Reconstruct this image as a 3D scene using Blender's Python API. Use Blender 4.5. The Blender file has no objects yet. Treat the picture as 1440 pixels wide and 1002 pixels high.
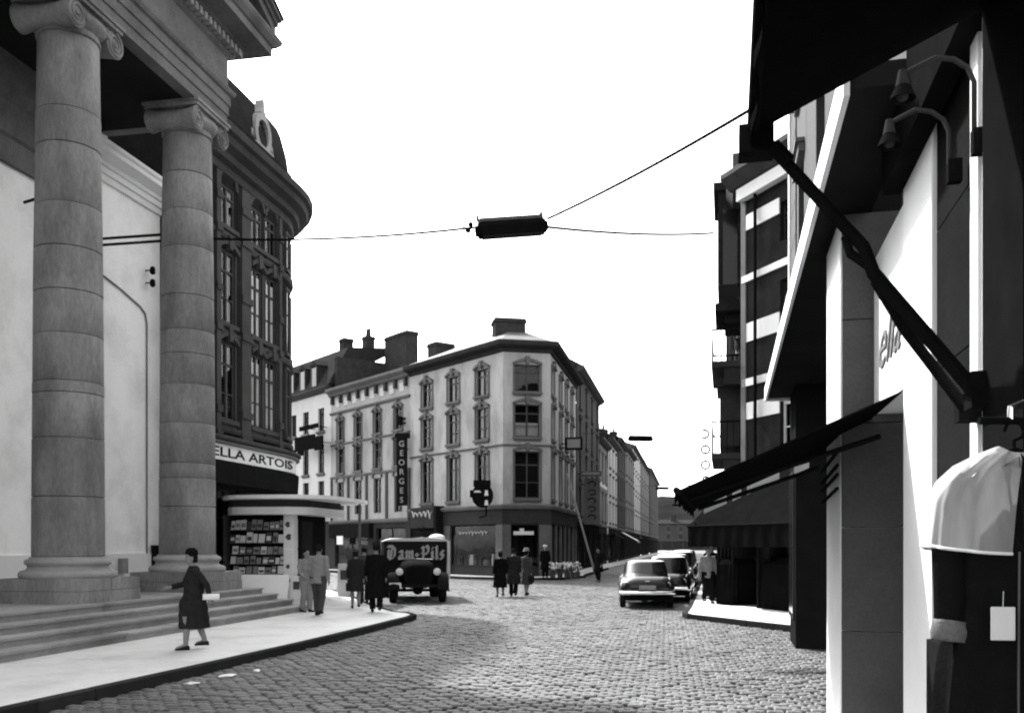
import bpy, math, random, bmesh
import numpy as np
from mathutils import Vector, Matrix
random.seed(11)
R = math.radians
scene = bpy.context.scene
COL = scene.collection

# ------------------------------------------------------------------ camera, sky, sun, exposure
EYE = 1.85
camd = bpy.data.cameras.new("camera")
camd.sensor_fit = 'HORIZONTAL'
camd.sensor_width = 36.0
camd.lens = 32.5
camd.shift_y = 265.0 / 1440.0
camd.clip_start = 0.05
camd.clip_end = 3000.0
cam = bpy.data.objects.new("camera", camd)
cam.location = (0, 0, EYE)
cam.rotation_euler = (R(90), 0, 0)
COL.objects.link(cam)
scene.camera = cam

SUN_AZ, SUN_EL = -29.0, 44.0          # degrees: azimuth clockwise from +Y, elevation
to_sun = Vector((math.sin(R(SUN_AZ)) * math.cos(R(SUN_EL)), math.cos(R(SUN_AZ)) * math.cos(R(SUN_EL)), math.sin(R(SUN_EL))))
world = bpy.data.worlds.new("World")
scene.world = world
world.use_nodes = True
wn, wl = world.node_tree.nodes, world.node_tree.links
wn.clear()
sky = wn.new('ShaderNodeTexSky')
sky.sky_type = 'NISHITA'
sky.sun_disc = False
sky.sun_elevation = R(SUN_EL)
sky.sun_rotation = R(SUN_AZ)
sky.air_density = 1.0
sky.dust_density = 3.0
sky.ozone_density = 1.0
bw = wn.new('ShaderNodeRGBToBW')           # a black and white photograph
bg = wn.new('ShaderNodeBackground')
bg.inputs['Strength'].default_value = 0.15
wo = wn.new('ShaderNodeOutputWorld')
wl.new(sky.outputs[0], bw.inputs[0]); wl.new(bw.outputs[0], bg.inputs['Color']); wl.new(bg.outputs[0], wo.inputs['Surface'])

sund = bpy.data.lights.new("sun", 'SUN')
sund.energy = 2.0
sund.angle = R(1.6)
sund.color = (1, 1, 1)
sun = bpy.data.objects.new("sun", sund)
sun.rotation_euler = to_sun.to_track_quat('Z', 'Y').to_euler()
sun.location = (-30, 40, 60)
COL.objects.link(sun)

scene.view_settings.view_transform = 'Standard'
scene.view_settings.look = 'None'
scene.view_settings.gamma = 1.0
scene.view_settings.exposure = 2.6
scene.render.engine = 'CYCLES'
scene.cycles.use_denoising = True
scene.cycles.max_bounces = 6
scene.cycles.filter_width = 2.1

# ------------------------------------------------------------------ materials
def mat(name, v, rough=0.8, var=0.25, scale=2.0, bump=0.0, bscale=None, spec=0.4, stretch=(1, 1, 1), rnd=0.0, metal=0.0, fine=0.0, stain=0.0, stscale=0.35, isl=0.0):
    m = bpy.data.materials.new(name)
    m.use_nodes = True
    nt = m.node_tree; n = nt.nodes; l = nt.links
    p = n['Principled BSDF']
    p.inputs['Roughness'].default_value = rough
    p.inputs['Specular IOR Level'].default_value = spec if rough < .35 else (spec * .3 if v > .04 else 0.0)
    p.inputs['Metallic'].default_value = metal
    geo = n.new('ShaderNodeNewGeometry')
    mp = n.new('ShaderNodeMapping'); mp.inputs['Scale'].default_value = stretch
    l.new(geo.outputs['Position'], mp.inputs['Vector'])
    def noise(sc, det=5, ro=0.6, vec=mp):
        t = n.new('ShaderNodeTexNoise'); t.inputs['Scale'].default_value = sc
        t.inputs['Detail'].default_value = det; t.inputs['Roughness'].default_value = ro
        l.new(vec.outputs[0], t.inputs['Vector']); return t
    def math_(op, a, b=None):
        q = n.new('ShaderNodeMath'); q.operation = op
        for i, s in enumerate((a, b)):
            if s is None: continue
            if isinstance(s, (int, float)): q.inputs[i].default_value = s
            else: l.new(s, q.inputs[i])
        return q.outputs[0]
    t = noise(scale)
    # value = v * (1 + var*(noise-0.5)*2)
    fac = math_('MULTIPLY_ADD', t.outputs['Fac'], var * 3.0)
    fac.node.inputs[2].default_value = 1.0 - var * 1.5
    if fine:
        t2 = noise(scale * 14, 3, 0.7)
        f2 = math_('MULTIPLY_ADD', t2.outputs['Fac'], fine * 3.0); f2.node.inputs[2].default_value = 1.0 - fine * 1.5
        fac = math_('MULTIPLY', fac, f2)
    if stain:
        t3 = noise(stscale, 6, 0.65)
        r = n.new('ShaderNodeMapRange'); r.inputs['From Min'].default_value = 0.45; r.inputs['From Max'].default_value = 0.7
        r.inputs['To Min'].default_value = 1.0; r.inputs['To Max'].default_value = 1.0 - stain
        l.new(t3.outputs['Fac'], r.inputs['Value']); fac = math_('MULTIPLY', fac, r.outputs[0])
    if isl:
        f4 = math_('MULTIPLY_ADD', geo.outputs['Random Per Island'], isl * 2); f4.node.inputs[2].default_value = 1.0 - isl
        fac = math_('MULTIPLY', fac, f4)
    if rnd:
        oi = n.new('ShaderNodeObjectInfo')
        f3 = math_('MULTIPLY_ADD', oi.outputs['Random'], rnd * 2); f3.node.inputs[2].default_value = 1.0 - rnd
        fac = math_('MULTIPLY', fac, f3)
    val = math_('MULTIPLY', fac, v)
    val = math_('MAXIMUM', val, 0.004); val = math_('MINIMUM', val, 0.9)
    l.new(val, p.inputs['Base Color'])
    if bump:
        tb = noise(bscale or scale * 8, 4, 0.6)
        b = n.new('ShaderNodeBump'); b.inputs['Strength'].default_value = bump; b.inputs['Distance'].default_value = 0.02
        l.new(tb.outputs['Fac'], b.inputs['Height']); l.new(b.outputs[0], p.inputs['Normal'])
    return m

def glass_mat(name, tint=0.8, rough=0.02):
    m = bpy.data.materials.new(name); m.use_nodes = True
    nt = m.node_tree; n = nt.nodes; l = nt.links
    n.remove(n['Principled BSDF'])
    tr = n.new('ShaderNodeBsdfTransparent'); tr.inputs[0].default_value = (tint, tint, tint, 1)
    gl = n.new('ShaderNodeBsdfGlossy'); gl.inputs['Roughness'].default_value = rough; gl.inputs['Color'].default_value = (.9, .9, .9, 1)
    fr = n.new('ShaderNodeFresnel'); fr.inputs['IOR'].default_value = 1.32
    geo = n.new('ShaderNodeNewGeometry')
    nz = n.new('ShaderNodeTexNoise'); nz.inputs['Scale'].default_value = 1.3; nz.inputs['Detail'].default_value = 1
    l.new(geo.outputs['Position'], nz.inputs['Vector'])
    b = n.new('ShaderNodeBump'); b.inputs['Strength'].default_value = .12; b.inputs['Distance'].default_value = .05
    l.new(nz.outputs['Fac'], b.inputs['Height']); l.new(b.outputs[0], gl.inputs['Normal'])
    mx = n.new('ShaderNodeMixShader')
    l.new(fr.outputs[0], mx.inputs[0]); l.new(tr.outputs[0], mx.inputs[1]); l.new(gl.outputs[0], mx.inputs[2])
    l.new(mx.outputs[0], n['Material Output'].inputs[0])
    return m

def plastic_mat(name):
    m = bpy.data.materials.new(name); m.use_nodes = True
    nt = m.node_tree; n = nt.nodes; l = nt.links
    n.remove(n['Principled BSDF'])
    tr = n.new('ShaderNodeBsdfTransparent'); tr.inputs[0].default_value = (.9, .9, .9, 1)
    df = n.new('ShaderNodeBsdfDiffuse'); df.inputs[0].default_value = (.85, .85, .85, 1)
    tl = n.new('ShaderNodeBsdfTranslucent'); tl.inputs[0].default_value = (.8, .8, .8, 1)
    gl = n.new('ShaderNodeBsdfGlossy'); gl.inputs['Roughness'].default_value = .25
    geo = n.new('ShaderNodeNewGeometry'); mp = n.new('ShaderNodeMapping'); mp.inputs['Scale'].default_value = (22, 22, 2.2)
    l.new(geo.outputs['Position'], mp.inputs[0])
    nz = n.new('ShaderNodeTexNoise'); nz.inputs['Scale'].default_value = 1.2; nz.inputs['Detail'].default_value = 4
    l.new(mp.outputs[0], nz.inputs['Vector'])
    rg = n.new('ShaderNodeMapRange'); rg.inputs['From Min'].default_value = .3; rg.inputs['From Max'].default_value = .7
    rg.inputs['To Min'].default_value = .34; rg.inputs['To Max'].default_value = .46
    l.new(nz.outputs['Fac'], rg.inputs['Value'])
    a = n.new('ShaderNodeMixShader'); a.inputs[0].default_value = .45
    l.new(df.outputs[0], a.inputs[1]); l.new(tl.outputs[0], a.inputs[2])
    c = n.new('ShaderNodeMixShader'); c.inputs[0].default_value = .02
    l.new(a.outputs[0], c.inputs[1]); l.new(gl.outputs[0], c.inputs[2])
    b = n.new('ShaderNodeMixShader'); l.new(rg.outputs[0], b.inputs[0])
    l.new(tr.outputs[0], b.inputs[1]); l.new(c.outputs[0], b.inputs[2])
    l.new(b.outputs[0], n['Material Output'].inputs[0])
    return m

M = {}
M['cobble'] = mat('cobble', .094, .62, .22, 1.2, .6, 40, .45, isl=.24, fine=.3, stain=.35, stscale=.35)
M['cobble_single'] = mat('cobble_single', .094, .62, .22, 1.2, .6, 40, .45, rnd=.24, fine=.3, stain=.35, stscale=.35)
M['mortar'] = mat('mortar', .03, .95, .3, 3, .4, 30)
M['road_far'] = mat('road_far', .08, .7, .25, 1.5, .5, 9, fine=.3, stain=.3)
M['ground'] = mat('ground', .06, .95, .3, .2)
M['pavement'] = mat('pavement', .55, .85, .10, .9, .3, 25, fine=.10, stain=.30, stscale=.9)
M['kerb'] = mat('kerb', .03, .8, .25, 3, .3, 20, rnd=.2)
M['stone'] = mat('stone', .22, .85, .34, 1.3, .8, 14, .25, stretch=(1, 1, .35), rnd=.13, fine=.3, stain=.5, stscale=.9)
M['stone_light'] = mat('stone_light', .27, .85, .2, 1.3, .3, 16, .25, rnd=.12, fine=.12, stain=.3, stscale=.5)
M['step'] = mat('step', .28, .8, .2, 1.5, .3, 18, .3, rnd=.16, fine=.12, stain=.3, stscale=.8)
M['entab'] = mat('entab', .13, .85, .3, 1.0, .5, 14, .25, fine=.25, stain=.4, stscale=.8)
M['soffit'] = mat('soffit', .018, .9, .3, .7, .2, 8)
M['white_wall'] = mat('white_wall', .88, .9, .07, .9, .3, 10, .2, fine=.06, stain=.2, stscale=.8)
M['white_trim'] = mat('white_trim', .72, .8, .08, 1.5, .1, 20)
M['white_paint'] = mat('white_paint', .8, .55, .06, 2.0, .06, 25, fine=.02, stain=.08, stscale=1.2)
M['brick_dark'] = mat('brick_dark', .024, .9, .35, 1.6, .5, 26, .2, fine=.3, stain=.3)
M['brick_trim'] = mat('brick_trim', .055, .85, .3, 2, .3, 18, fine=.2, stain=.3)
M['slate'] = mat('slate', .03, .75, .3, 1.5, .5, 12, .3, fine=.3, stain=.3)
M['slate_light'] = mat('slate_light', .08, .75, .25, 1.5, .5, 12, .3, fine=.3, stain=.3)
M['facade'] = mat('facade', .38, .9, .2, .8, .2, 14, .2, stretch=(1, 1, .3), fine=.12, stain=.4, stscale=.9)
M['facade_b'] = mat('facade_b', .33, .9, .2, .8, .2, 14, .2, stretch=(1, 1, .3), fine=.12, stain=.4, stscale=.6)
M['facade_c'] = mat('facade_c', .52, .9, .12, .6, .2, 14, .2, stretch=(1, 1, .5), fine=.06, stain=.25, stscale=.6)
M['facade_d'] = mat('facade_d', .06, .9, .25, .7, .3, 14, .2, fine=.15, stain=.3)
M['facade_e'] = mat('facade_e', .2, .9, .2, .6, .2, 10, .2, fine=.1, stain=.3)
M['trim'] = mat('trim', .12, .85, .2, 1.5, .2, 18, fine=.08, stain=.3)
M['trim_dark'] = mat('trim_dark', .045, .85, .3, 1.5, .2, 18, fine=.1, stain=.3)
M['cornice_dark'] = mat('cornice_dark', .035, .85, .3, 1.5, .2, 18, fine=.1)
M['chimney'] = mat('chimney', .04, .9, .35, 2.5, .5, 18, fine=.3, stain=.3)
M['shopfront'] = mat('shopfront', .04, .6, .2, 1.5, .1, 15, fine=.06, stain=.2)
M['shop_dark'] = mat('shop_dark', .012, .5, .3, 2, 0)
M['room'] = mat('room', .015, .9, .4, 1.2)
M['win_frame'] = mat('win_frame', .06, .6, .2, 3)
M['win_dark'] = mat('win_dark', .03, .6, .2, 3)
M['curtain'] = mat('curtain', .5, .9, .25, 5, stretch=(6, 6, .4))
M['blind'] = mat('blind', .88, .8, .08, 3)  # white sheet whose tone stands for sky reflected in the brick building's panes
M['glass'] = glass_mat('glass')
M['pane_far'] = mat('pane_far', .012, .12, .4, .8, spec=.22)
M['iron'] = mat('iron', .009, .5, .3, 6, .1, 30, .4)
M['black'] = mat('black', .008, .6, .3, 4)
M['canvas'] = mat('canvas', .005, .85, .3, 3, .3, 40, .1)
M['canvas_grey'] = mat('canvas_grey', .025, .9, .25, 2, .3, 30, .2)
M['granite'] = mat('granite', .075, .7, .2, 2.2, .08, 60, .4, fine=.2, stain=.15)
M['granite_shaded'] = mat('granite_shaded', .014, .6, .25, 2.2, .08, 60, .4, fine=.25, stain=.15)  # same stone as granite, darkened to carry the shade of the awning
M['letter_dim'] = mat('letter_dim', .32, .7, .25, 6, fine=.2)
M['signboard'] = mat('signboard', .75, .6, .06, 2, fine=.03)
M['paint_black'] = mat('paint_black', .02, .6, .2, 3)
M['paper'] = mat('paper', .7, .8, .1, 6)
M['paper_grey'] = mat('paper_grey', .25, .8, .4, 20)
M['paper_dark'] = mat('paper_dark', .07, .8, .4, 20)
M['car_grey'] = mat('car_grey', .010, .25, .1, 1, spec=.35)
M['car_black'] = mat('car_black', .006, .2, .1, 1, spec=.35)
M['car_light'] = mat('car_light', .12, .25, .1, 1, spec=.6)
M['chrome'] = mat('chrome', .7, .2, .1, 5, metal=1.0)
M['tyre'] = mat('tyre', .015, .85, .2, 8)
M['truck_dark'] = mat('truck_dark', .014, .45, .3, 2, spec=.4, fine=.2)
M['truck_white'] = mat('truck_white', .5, .7, .12, 4)
M['lamp_glass'] = mat('lamp_glass', .7, .3, .05, 4)
M['skin'] = mat('skin', .2, .6, .08, 12)
M['hair'] = mat('hair', .012, .6, .3, 30, stretch=(1, 1, .3))
M['cloth_black'] = mat('cloth_black', .008, .9, .25, 14, .25, 60, .15)
M['cloth_dark'] = mat('cloth_dark', .022, .9, .25, 14, .25, 60, .15)
M['cloth_mid'] = mat('cloth_mid', .05, .9, .2, 12, .25, 60, .15)
M['cloth_light'] = mat('cloth_light', .2, .9, .15, 12, .25, 60, .15)
M['cloth_white'] = mat('cloth_white', .75, .85, .08, 10)
M['stocking'] = mat('stocking', .2, .7, .1, 10)
M['leather'] = mat('leather', .02, .4, .2, 10, spec=.5)
M['plastic'] = plastic_mat('clear_plastic')
M['wood'] = mat('wood', .33, .7, .25, 4, .2, 25, stretch=(1, 1, .2))
M['hill'] = mat('hill', .012, .95, .5, .06, .5, .4, .1, fine=.4)
M['flower'] = mat('flower', .5, .8, .4, 30)
M['leaf'] = mat('leaf', .07, .7, .4, 20)
M['fur'] = mat('fur', .13, .95, .4, 60, .4, 150)

# ------------------------------------------------------------------ mesh helpers
class Frame:
    """x to the right along a face as seen from outside, y into the building, z up"""
    def __init__(s, o, deg):
        s.o = Vector((o[0], o[1], o[2] if len(o) > 2 else 0.0)); s.th = R(deg)
        s.c, s.s = math.cos(s.th), math.sin(s.th)
    def pt(s, x, y, z=0.0):
        return Vector((s.o.x + x * s.c - y * s.s, s.o.y + x * s.s + y * s.c, s.o.z + z))
    def sub(s, x, y, deg=0.0, z=0.0):
        p = s.pt(x, y, z); return Frame(p, math.degrees(s.th) + deg)
WORLD = Frame((0, 0, 0), 0)

class MB:
    def __init__(s): s.v = []; s.f = []
    def add(s, vs, fs):
        n = len(s.v); s.v += [tuple(v) for v in vs]; s.f += [tuple(n + i for i in f) for f in fs]; return s
    def quad(s, a, b, c, d): return s.add([a, b, c, d], [(0, 1, 2, 3)])
    def box(s, x0, x1, y0, y1, z0, z1):
        return s.add([(x0, y0, z0), (x1, y0, z0), (x1, y1, z0), (x0, y1, z0), (x0, y0, z1), (x1, y0, z1), (x1, y1, z1), (x0, y1, z1)],
                     [(0, 3, 2, 1), (4, 5, 6, 7), (0, 1, 5, 4), (1, 2, 6, 5), (2, 3, 7, 6), (3, 0, 4, 7)])
    def prism(s, poly, z0, z1):
        n = len(poly)
        return s.add([(p[0], p[1], z0) for p in poly] + [(p[0], p[1], z1) for p in poly],
                     [tuple(range(n - 1, -1, -1)), tuple(range(n, 2 * n))] + [(i, (i + 1) % n, n + (i + 1) % n, n + i) for i in range(n)])
    def mould(s, prof, x0, x1):
        """profile of (y, z) swept along x"""
        n = len(prof)
        return s.add([(x0, p[0], p[1]) for p in prof] + [(x1, p[0], p[1]) for p in prof],
                     [tuple(range(n)), tuple(range(2 * n - 1, n - 1, -1))] + [(i, n + i, n + (i + 1) % n, (i + 1) % n) for i in range(n)])
    def plate(s, poly, y0, y1):
        """polygon in (x, z) extruded along y"""
        n = len(poly)
        return s.add([(p[0], y0, p[1]) for p in poly] + [(p[0], y1, p[1]) for p in poly],
                     [tuple(range(n)), tuple(range(2 * n - 1, n - 1, -1))] + [(i, n + i, n + (i + 1) % n, (i + 1) % n) for i in range(n)])
    def loft(s, rings, cap=True, closed=True):
        n = len(rings[0]); vs = []; fs = []
        for r in rings: vs += [tuple(p) for p in r]
        for k in range(len(rings) - 1):
            for i in range(n if closed else n - 1):
                j = (i + 1) % n
                fs.append((k * n + i, k * n + j, (k + 1) * n + j, (k + 1) * n + i))
        if cap and closed:
            fs.append(tuple(range(n - 1, -1, -1))); m = (len(rings) - 1) * n
            fs.append(tuple(range(m, m + n)))
        return s.add(vs, fs)
    def lathe(s, prof, n=32, c=(0, 0), cap=True):
        return s.loft([[(c[0] + r * math.cos(2 * math.pi * i / n), c[1] + r * math.sin(2 * math.pi * i / n), z) for i in range(n)] for r, z in prof], cap)
    def tube(s, path, rad, n=8, cap=True):
        P = [Vector(p) for p in path]
        rad = rad if isinstance(rad, (list, tuple)) else [rad] * len(P)
        rings = []
        d0 = (P[1] - P[0]).normalized()
        up = Vector((0, 0, 1)) if abs(d0.z) < .9 else Vector((1, 0, 0))
        a = d0.cross(up).normalized()
        for k, p in enumerate(P):
            d = (P[min(k + 1, len(P) - 1)] - P[max(k - 1, 0)]).normalized()
            a = (a - d * a.dot(d)).normalized(); b = d.cross(a)
            rr = rad[k]; ra, rb = rr if isinstance(rr, (list, tuple)) else (rr, rr)
            rings.append([p + a * (ra * math.cos(2 * math.pi * i / n)) + b * (rb * math.sin(2 * math.pi * i / n)) for i in range(n)])
        return s.loft(rings, cap)
    def ball(s, c, r, n=12, m=8):
        r = r if isinstance(r, (list, tuple)) else (r, r, r)
        rings = []
        for k in range(m + 1):
            t = math.pi * (k / m) ; t = min(max(t, .06), math.pi - .06)
            rings.append([(c[0] + r[0] * math.sin(t) * math.cos(2 * math.pi * i / n), c[1] + r[1] * math.sin(t) * math.sin(2 * math.pi * i / n), c[2] - r[2] * math.cos(t)) for i in range(n)])
        return s.loft(rings)
    def mesh(s, name, m=None, smooth=False, bevel=0.0, angle=38):
        me = bpy.data.meshes.new(name)
        me.from_pydata(s.v, [], s.f)
        bm = bmesh.new(); bm.from_mesh(me)
        if len(s.f) > 1: bmesh.ops.recalc_face_normals(bm, faces=bm.faces)   # a lone pane keeps its outward side
        if bevel:
            bmesh.ops.bevel(bm, geom=list(bm.edges), offset=bevel, segments=1, affect='EDGES', clamp_overlap=True)
        bm.to_mesh(me); bm.free()
        if smooth:
            me.shade_smooth(); me.set_sharp_from_angle(angle=R(angle))
        if m is not None: me.materials.append(M[m] if isinstance(m, str) else m)
        return me
    def build(s, name, m, parent=None, fr=None, smooth=False, bevel=0.0, angle=38):
        return link(name, s.mesh(name, m, smooth, bevel, angle), parent, fr)

def link(name, me, parent=None, fr=None):
    o = bpy.data.objects.new(name, me); COL.objects.link(o)
    if parent is None:
        if fr is not None: o.location = fr.o; o.rotation_euler = (0, 0, fr.th)
    else:
        o.parent = parent
        if parent.type == 'EMPTY' and parent.parent is None and not parent.get('local'):
            f = fr or WORLD
            o.location = f.o - parent.location; o.rotation_euler = (0, 0, f.th)
    return o

def tag(o, label=None, cat=None, group=None, kind=None):
    if label: o['label'] = label
    if cat: o['category'] = cat
    if group: o['group'] = group
    if kind: o['kind'] = kind
    return o

def thing(name, label, cat, loc=(0, 0, 0), group=None):
    o = bpy.data.objects.new(name, None); COL.objects.link(o)
    o.empty_display_size = .2
    o.location = loc
    return tag(o, label, cat, group)

def local_thing(name, label, cat, loc=(0, 0, 0), rotz=0.0, group=None):
    """an Empty whose parts are written in its own coordinates"""
    o = thing(name, label, cat, loc, group); o['local'] = 1; o.rotation_euler = (0, 0, rotz); return o

def drop_local():
    for o in bpy.data.objects:
        if 'local' in o: del o['local']

# evaluated meshes (text, voxel remesh) made in a scene of their own
TMP = bpy.data.scenes.new('workbench')
def evaluated(ob):
    TMP.collection.objects.link(ob)
    vl = TMP.view_layers[0]; vl.update()
    dg = vl.depsgraph
    me = bpy.data.meshes.new_from_object(ob.evaluated_get(dg), depsgraph=dg)
    d = ob.data
    bpy.data.objects.remove(ob)
    if isinstance(d, bpy.types.Mesh): bpy.data.meshes.remove(d)
    else: bpy.data.curves.remove(d)
    return me

def text_mesh(txt, h, m, depth=.006, shear=0.0, align='LEFT', width=None, space=1.0, bold=0.0):
    """letters standing in the x-z plane, facing -y"""
    c = bpy.data.curves.new('letters', 'FONT'); c.body = txt; c.size = h / .7; c.extrude = depth / 2; c.shear = shear
    c.align_x = align; c.space_character = space; c.offset = bold; c.resolution_u = 3
    me = evaluated(bpy.data.objects.new('letters', c))
    xs = [v.co.x for v in me.vertices]
    k = 1.0
    if width and xs: k = width / (max(xs) - min(xs))
    for v in me.vertices:
        x, y, z = v.co; v.co = (x * k, -z, y)
    me.materials.clear(); me.materials.append(M[m])
    return me

def remesh(mb, voxel, m, smooth_it=3):
    me = bpy.data.meshes.new('soft'); me.from_pydata(mb.v, [], mb.f)
    bm = bmesh.new(); bm.from_mesh(me); bmesh.ops.recalc_face_normals(bm, faces=bm.faces); bm.to_mesh(me); bm.free()
    ob = bpy.data.objects.new('soft', me)
    r = ob.modifiers.new('r', 'REMESH'); r.mode = 'VOXEL'; r.voxel_size = voxel
    s = ob.modifiers.new('s', 'SMOOTH'); s.iterations = smooth_it; s.factor = .5
    out = evaluated(ob); out.materials.clear(); out.materials.append(M[m]); out.shade_smooth()
    return out

# ------------------------------------------------------------------ facade helpers
def facade(parent, fr, L, z0, z1, ops, m, depth=.22, name='wall', x0=0.0):
    mb = MB()
    xs = sorted(set([round(x0, 4), round(x0 + L, 4)] + [round(a, 4) for o in ops for a in o[:2]]))
    zs = sorted(set([round(z0, 4), round(z1, 4)] + [round(a, 4) for o in ops for a in o[2:4]]))
    for i in range(len(xs) - 1):
        for k in range(len(zs) - 1):
            cx, cz = (xs[i] + xs[i + 1]) / 2, (zs[k] + zs[k + 1]) / 2
            if any(o[0] < cx < o[1] and o[2] < cz < o[3] for o in ops): continue
            mb.quad((xs[i], 0, zs[k]), (xs[i + 1], 0, zs[k]), (xs[i + 1], 0, zs[k + 1]), (xs[i], 0, zs[k + 1]))
    for o in ops:
        a, b, c, d = o[:4]
        mb.quad((a, 0, c), (a, depth, c), (a, depth, d), (a, 0, d)); mb.quad((b, 0, c), (b, 0, d), (b, depth, d), (b, depth, c))
        mb.quad((a, 0, d), (a, depth, d), (b, depth, d), (b, 0, d)); mb.quad((a, 0, c), (b, 0, c), (b, depth, c), (a, depth, c))
    return mb.build(name, m, parent, fr)

_wm = {}
def wmesh(kind, key, fn, m):
    k = (kind, key, m)
    if k not in _wm: _wm[k] = fn().mesh(kind, m)
    return _wm[k]

def window(parent, fr, x0, x1, z0, z1, depth=.22, hood=None, sill=True, fm='win_frame', hm='trim', simple=False, cross=True, curtain=None, far=False):
    w, h = round(x1 - x0, 3), round(z1 - z0, 3)
    def frame():
        mb = MB(); t = .07; y0, y1 = depth - .09, depth - .03
        mb.box(0, t, y0, y1, 0, h).box(w - t, w, y0, y1, 0, h).box(t, w - t, y0, y1, 0, t).box(t, w - t, y0, y1, h - t, h)
        if cross:
            mb.box(w / 2 - .04, w / 2 + .04, y0 - .01, y1, t, h - t)
            mb.box(t, w / 2 - .04, y0 - .005, y1 - .002, h * .70, h * .70 + .07).box(w / 2 + .04, w - t, y0 - .005, y1 - .002, h * .70, h * .70 + .07)
            if h > 1.5:
                mb.box(t, w / 2 - .04, y0, y1 - .004, h * .33, h * .33 + .04).box(w / 2 + .04, w - t, y0, y1 - .004, h * .33, h * .33 + .04)
        return mb
    o = link('window', wmesh('window', (w, h, depth, cross), frame, fm), parent, fr.sub(x0, 0, 0, z0))
    link('pane', wmesh('pane', (w, h, depth), lambda: MB().quad((.03, depth - .055, .03), (w - .03, depth - .055, .03), (w - .03, depth - .055, h - .03), (.03, depth - .055, h - .03)), 'pane_far' if far else 'glass'), o)
    if not far:
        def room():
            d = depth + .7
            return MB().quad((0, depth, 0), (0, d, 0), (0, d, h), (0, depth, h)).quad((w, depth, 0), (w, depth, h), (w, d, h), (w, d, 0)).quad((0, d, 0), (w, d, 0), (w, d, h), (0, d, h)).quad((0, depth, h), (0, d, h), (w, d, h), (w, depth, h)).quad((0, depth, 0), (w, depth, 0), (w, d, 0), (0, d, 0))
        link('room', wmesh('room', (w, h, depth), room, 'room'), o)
        c = random.choice(['no', 'no', 'side', 'side', 'half', 'no']) if curtain is None else curtain
        if c == 'side':
            def cur():
                mb = MB()
                for a, b in ((.05, w * .30), (w * .70, w - .05)):
                    n = 7
                    pts = [(a + (b - a) * i / n, depth + .08 + (.03 if i % 2 else 0)) for i in range(n + 1)]
                    for i in range(n): mb.quad((*pts[i], .05), (*pts[i + 1], .05), (*pts[i + 1], h - .05), (*pts[i], h - .05))
                return mb
            link('curtain', wmesh('curtain', (w, h, depth, c), cur, 'curtain'), o)
        elif c == 'half':
            link('curtain', wmesh('curtain', (w, h, depth, c), lambda: MB().quad((.05, depth + .07, .05), (w - .05, depth + .07, .05), (w - .05, depth + .07, h * .45), (.05, depth + .07, h * .45)), 'curtain'), o)
        elif c == 'blind':
            link('curtain', wmesh('blind', (w, h, depth, c), lambda: MB().quad((.06, depth - .045, .05), (w - .06, depth - .045, .05), (w - .06, depth - .045, h * .9), (.06, depth - .045, h * .9)), 'blind'), o)  # pale sheet close behind the glass, painted in as a sky reflection
    if sill:
        link('sill', wmesh('sill', (w,), lambda: MB().box(-.12, w + .12, -.14, .0, -.14, -.003).box(-.05, w + .05, -.07, -.002, -.24, -.14), hm), o)
    if hood == 'brow':
        def hd():
            mb = MB(); n = 8
            top = [(-.12 + (w + .24) * i / n, h + .10 + .24 * math.sin(math.pi * i / n)) for i in range(n + 1)]
            bot = [(-.10 + (w + .20) * i / n, h - .02 + .20 * math.sin(math.pi * i / n)) for i in range(n + 1)]
            mb.plate(top + bot[::-1], -.16, -.003)
            mb.plate([(w / 2 - .09, h + .02), (w / 2 + .09, h + .02), (w / 2 + .13, h + .44), (w / 2 - .13, h + .44)], -.20, -.004)
            mb.box(-.10, 0, -.05, -.002, .0, h - .02).box(w, w + .10, -.05, -.002, .0, h - .02)
            return mb
        link('hood', wmesh('hood', (w, h, 'brow'), hd, hm), o)
    elif hood == 'arch':
        def hd():
            mb = MB(); n = 10
            top = [(w / 2 - (w / 2 + .14) * math.cos(math.pi * i / n), h + (w / 2 + .1) * math.sin(math.pi * i / n)) for i in range(n + 1)]
            bot = [(w / 2 - (w / 2) * math.cos(math.pi * i / n), h + .02 + (w / 2 - .08) * math.sin(math.pi * i / n)) for i in range(n + 1)]
            mb.plate(top + bot[::-1], -.10, -.003); return mb
        link('hood', wmesh('hood', (w, h, 'arch'), hd, hm), o)
    elif hood == 'flat':
        link('hood', wmesh('hood', (w, h, 'flat'), lambda: MB().box(-.10, w + .10, -.10, -.003, h + .02, h + .16).box(-.14, w + .14, -.15, -.002, h + .16, h + .22), hm), o)
    return o

def chimney(parent, fr, x0, x1, y0, y1, z0, z1, pots=0, m='chimney'):
    mb = MB().box(x0, x1, y0, y1, z0, z1 - .25).box(x0 - .07, x1 + .07, y0 - .07, y1 + .07, z1 - .25, z1 - .12).box(x0 - .02, x1 + .02, y0 - .02, y1 + .02, z1 - .12, z1)
    c = mb.build('chimney', m, parent, fr)
    for i in range(pots):
        x = x0 + (x1 - x0) * (i + .5) / pots
        MB().lathe([(.11, z1), (.13, z1 + .1), (.10, z1 + .5), (.13, z1 + .55), (.13, z1 + .6)], 10, (x, (y0 + y1) / 2)).build('chimney_pot', m, c)
    return c

# ------------------------------------------------------------------ key lines of the place
ST = 79.1                                   # heading of the street (degrees from +X)
TF = Frame((-7.5, 13.5, 0), ST)             # foot of the portico steps; x runs away along the street
SW = .12                                    # pavement height

def arc(c, r, a0, a1, n):
    return [(c[0] + r * math.cos(R(a0 + (a1 - a0) * i / n)), c[1] + r * math.sin(R(a0 + (a1 - a0) * i / n))) for i in range(n + 1)]
def w2(fr, x, y): p = fr.pt(x, y); return (p.x, p.y)

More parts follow.
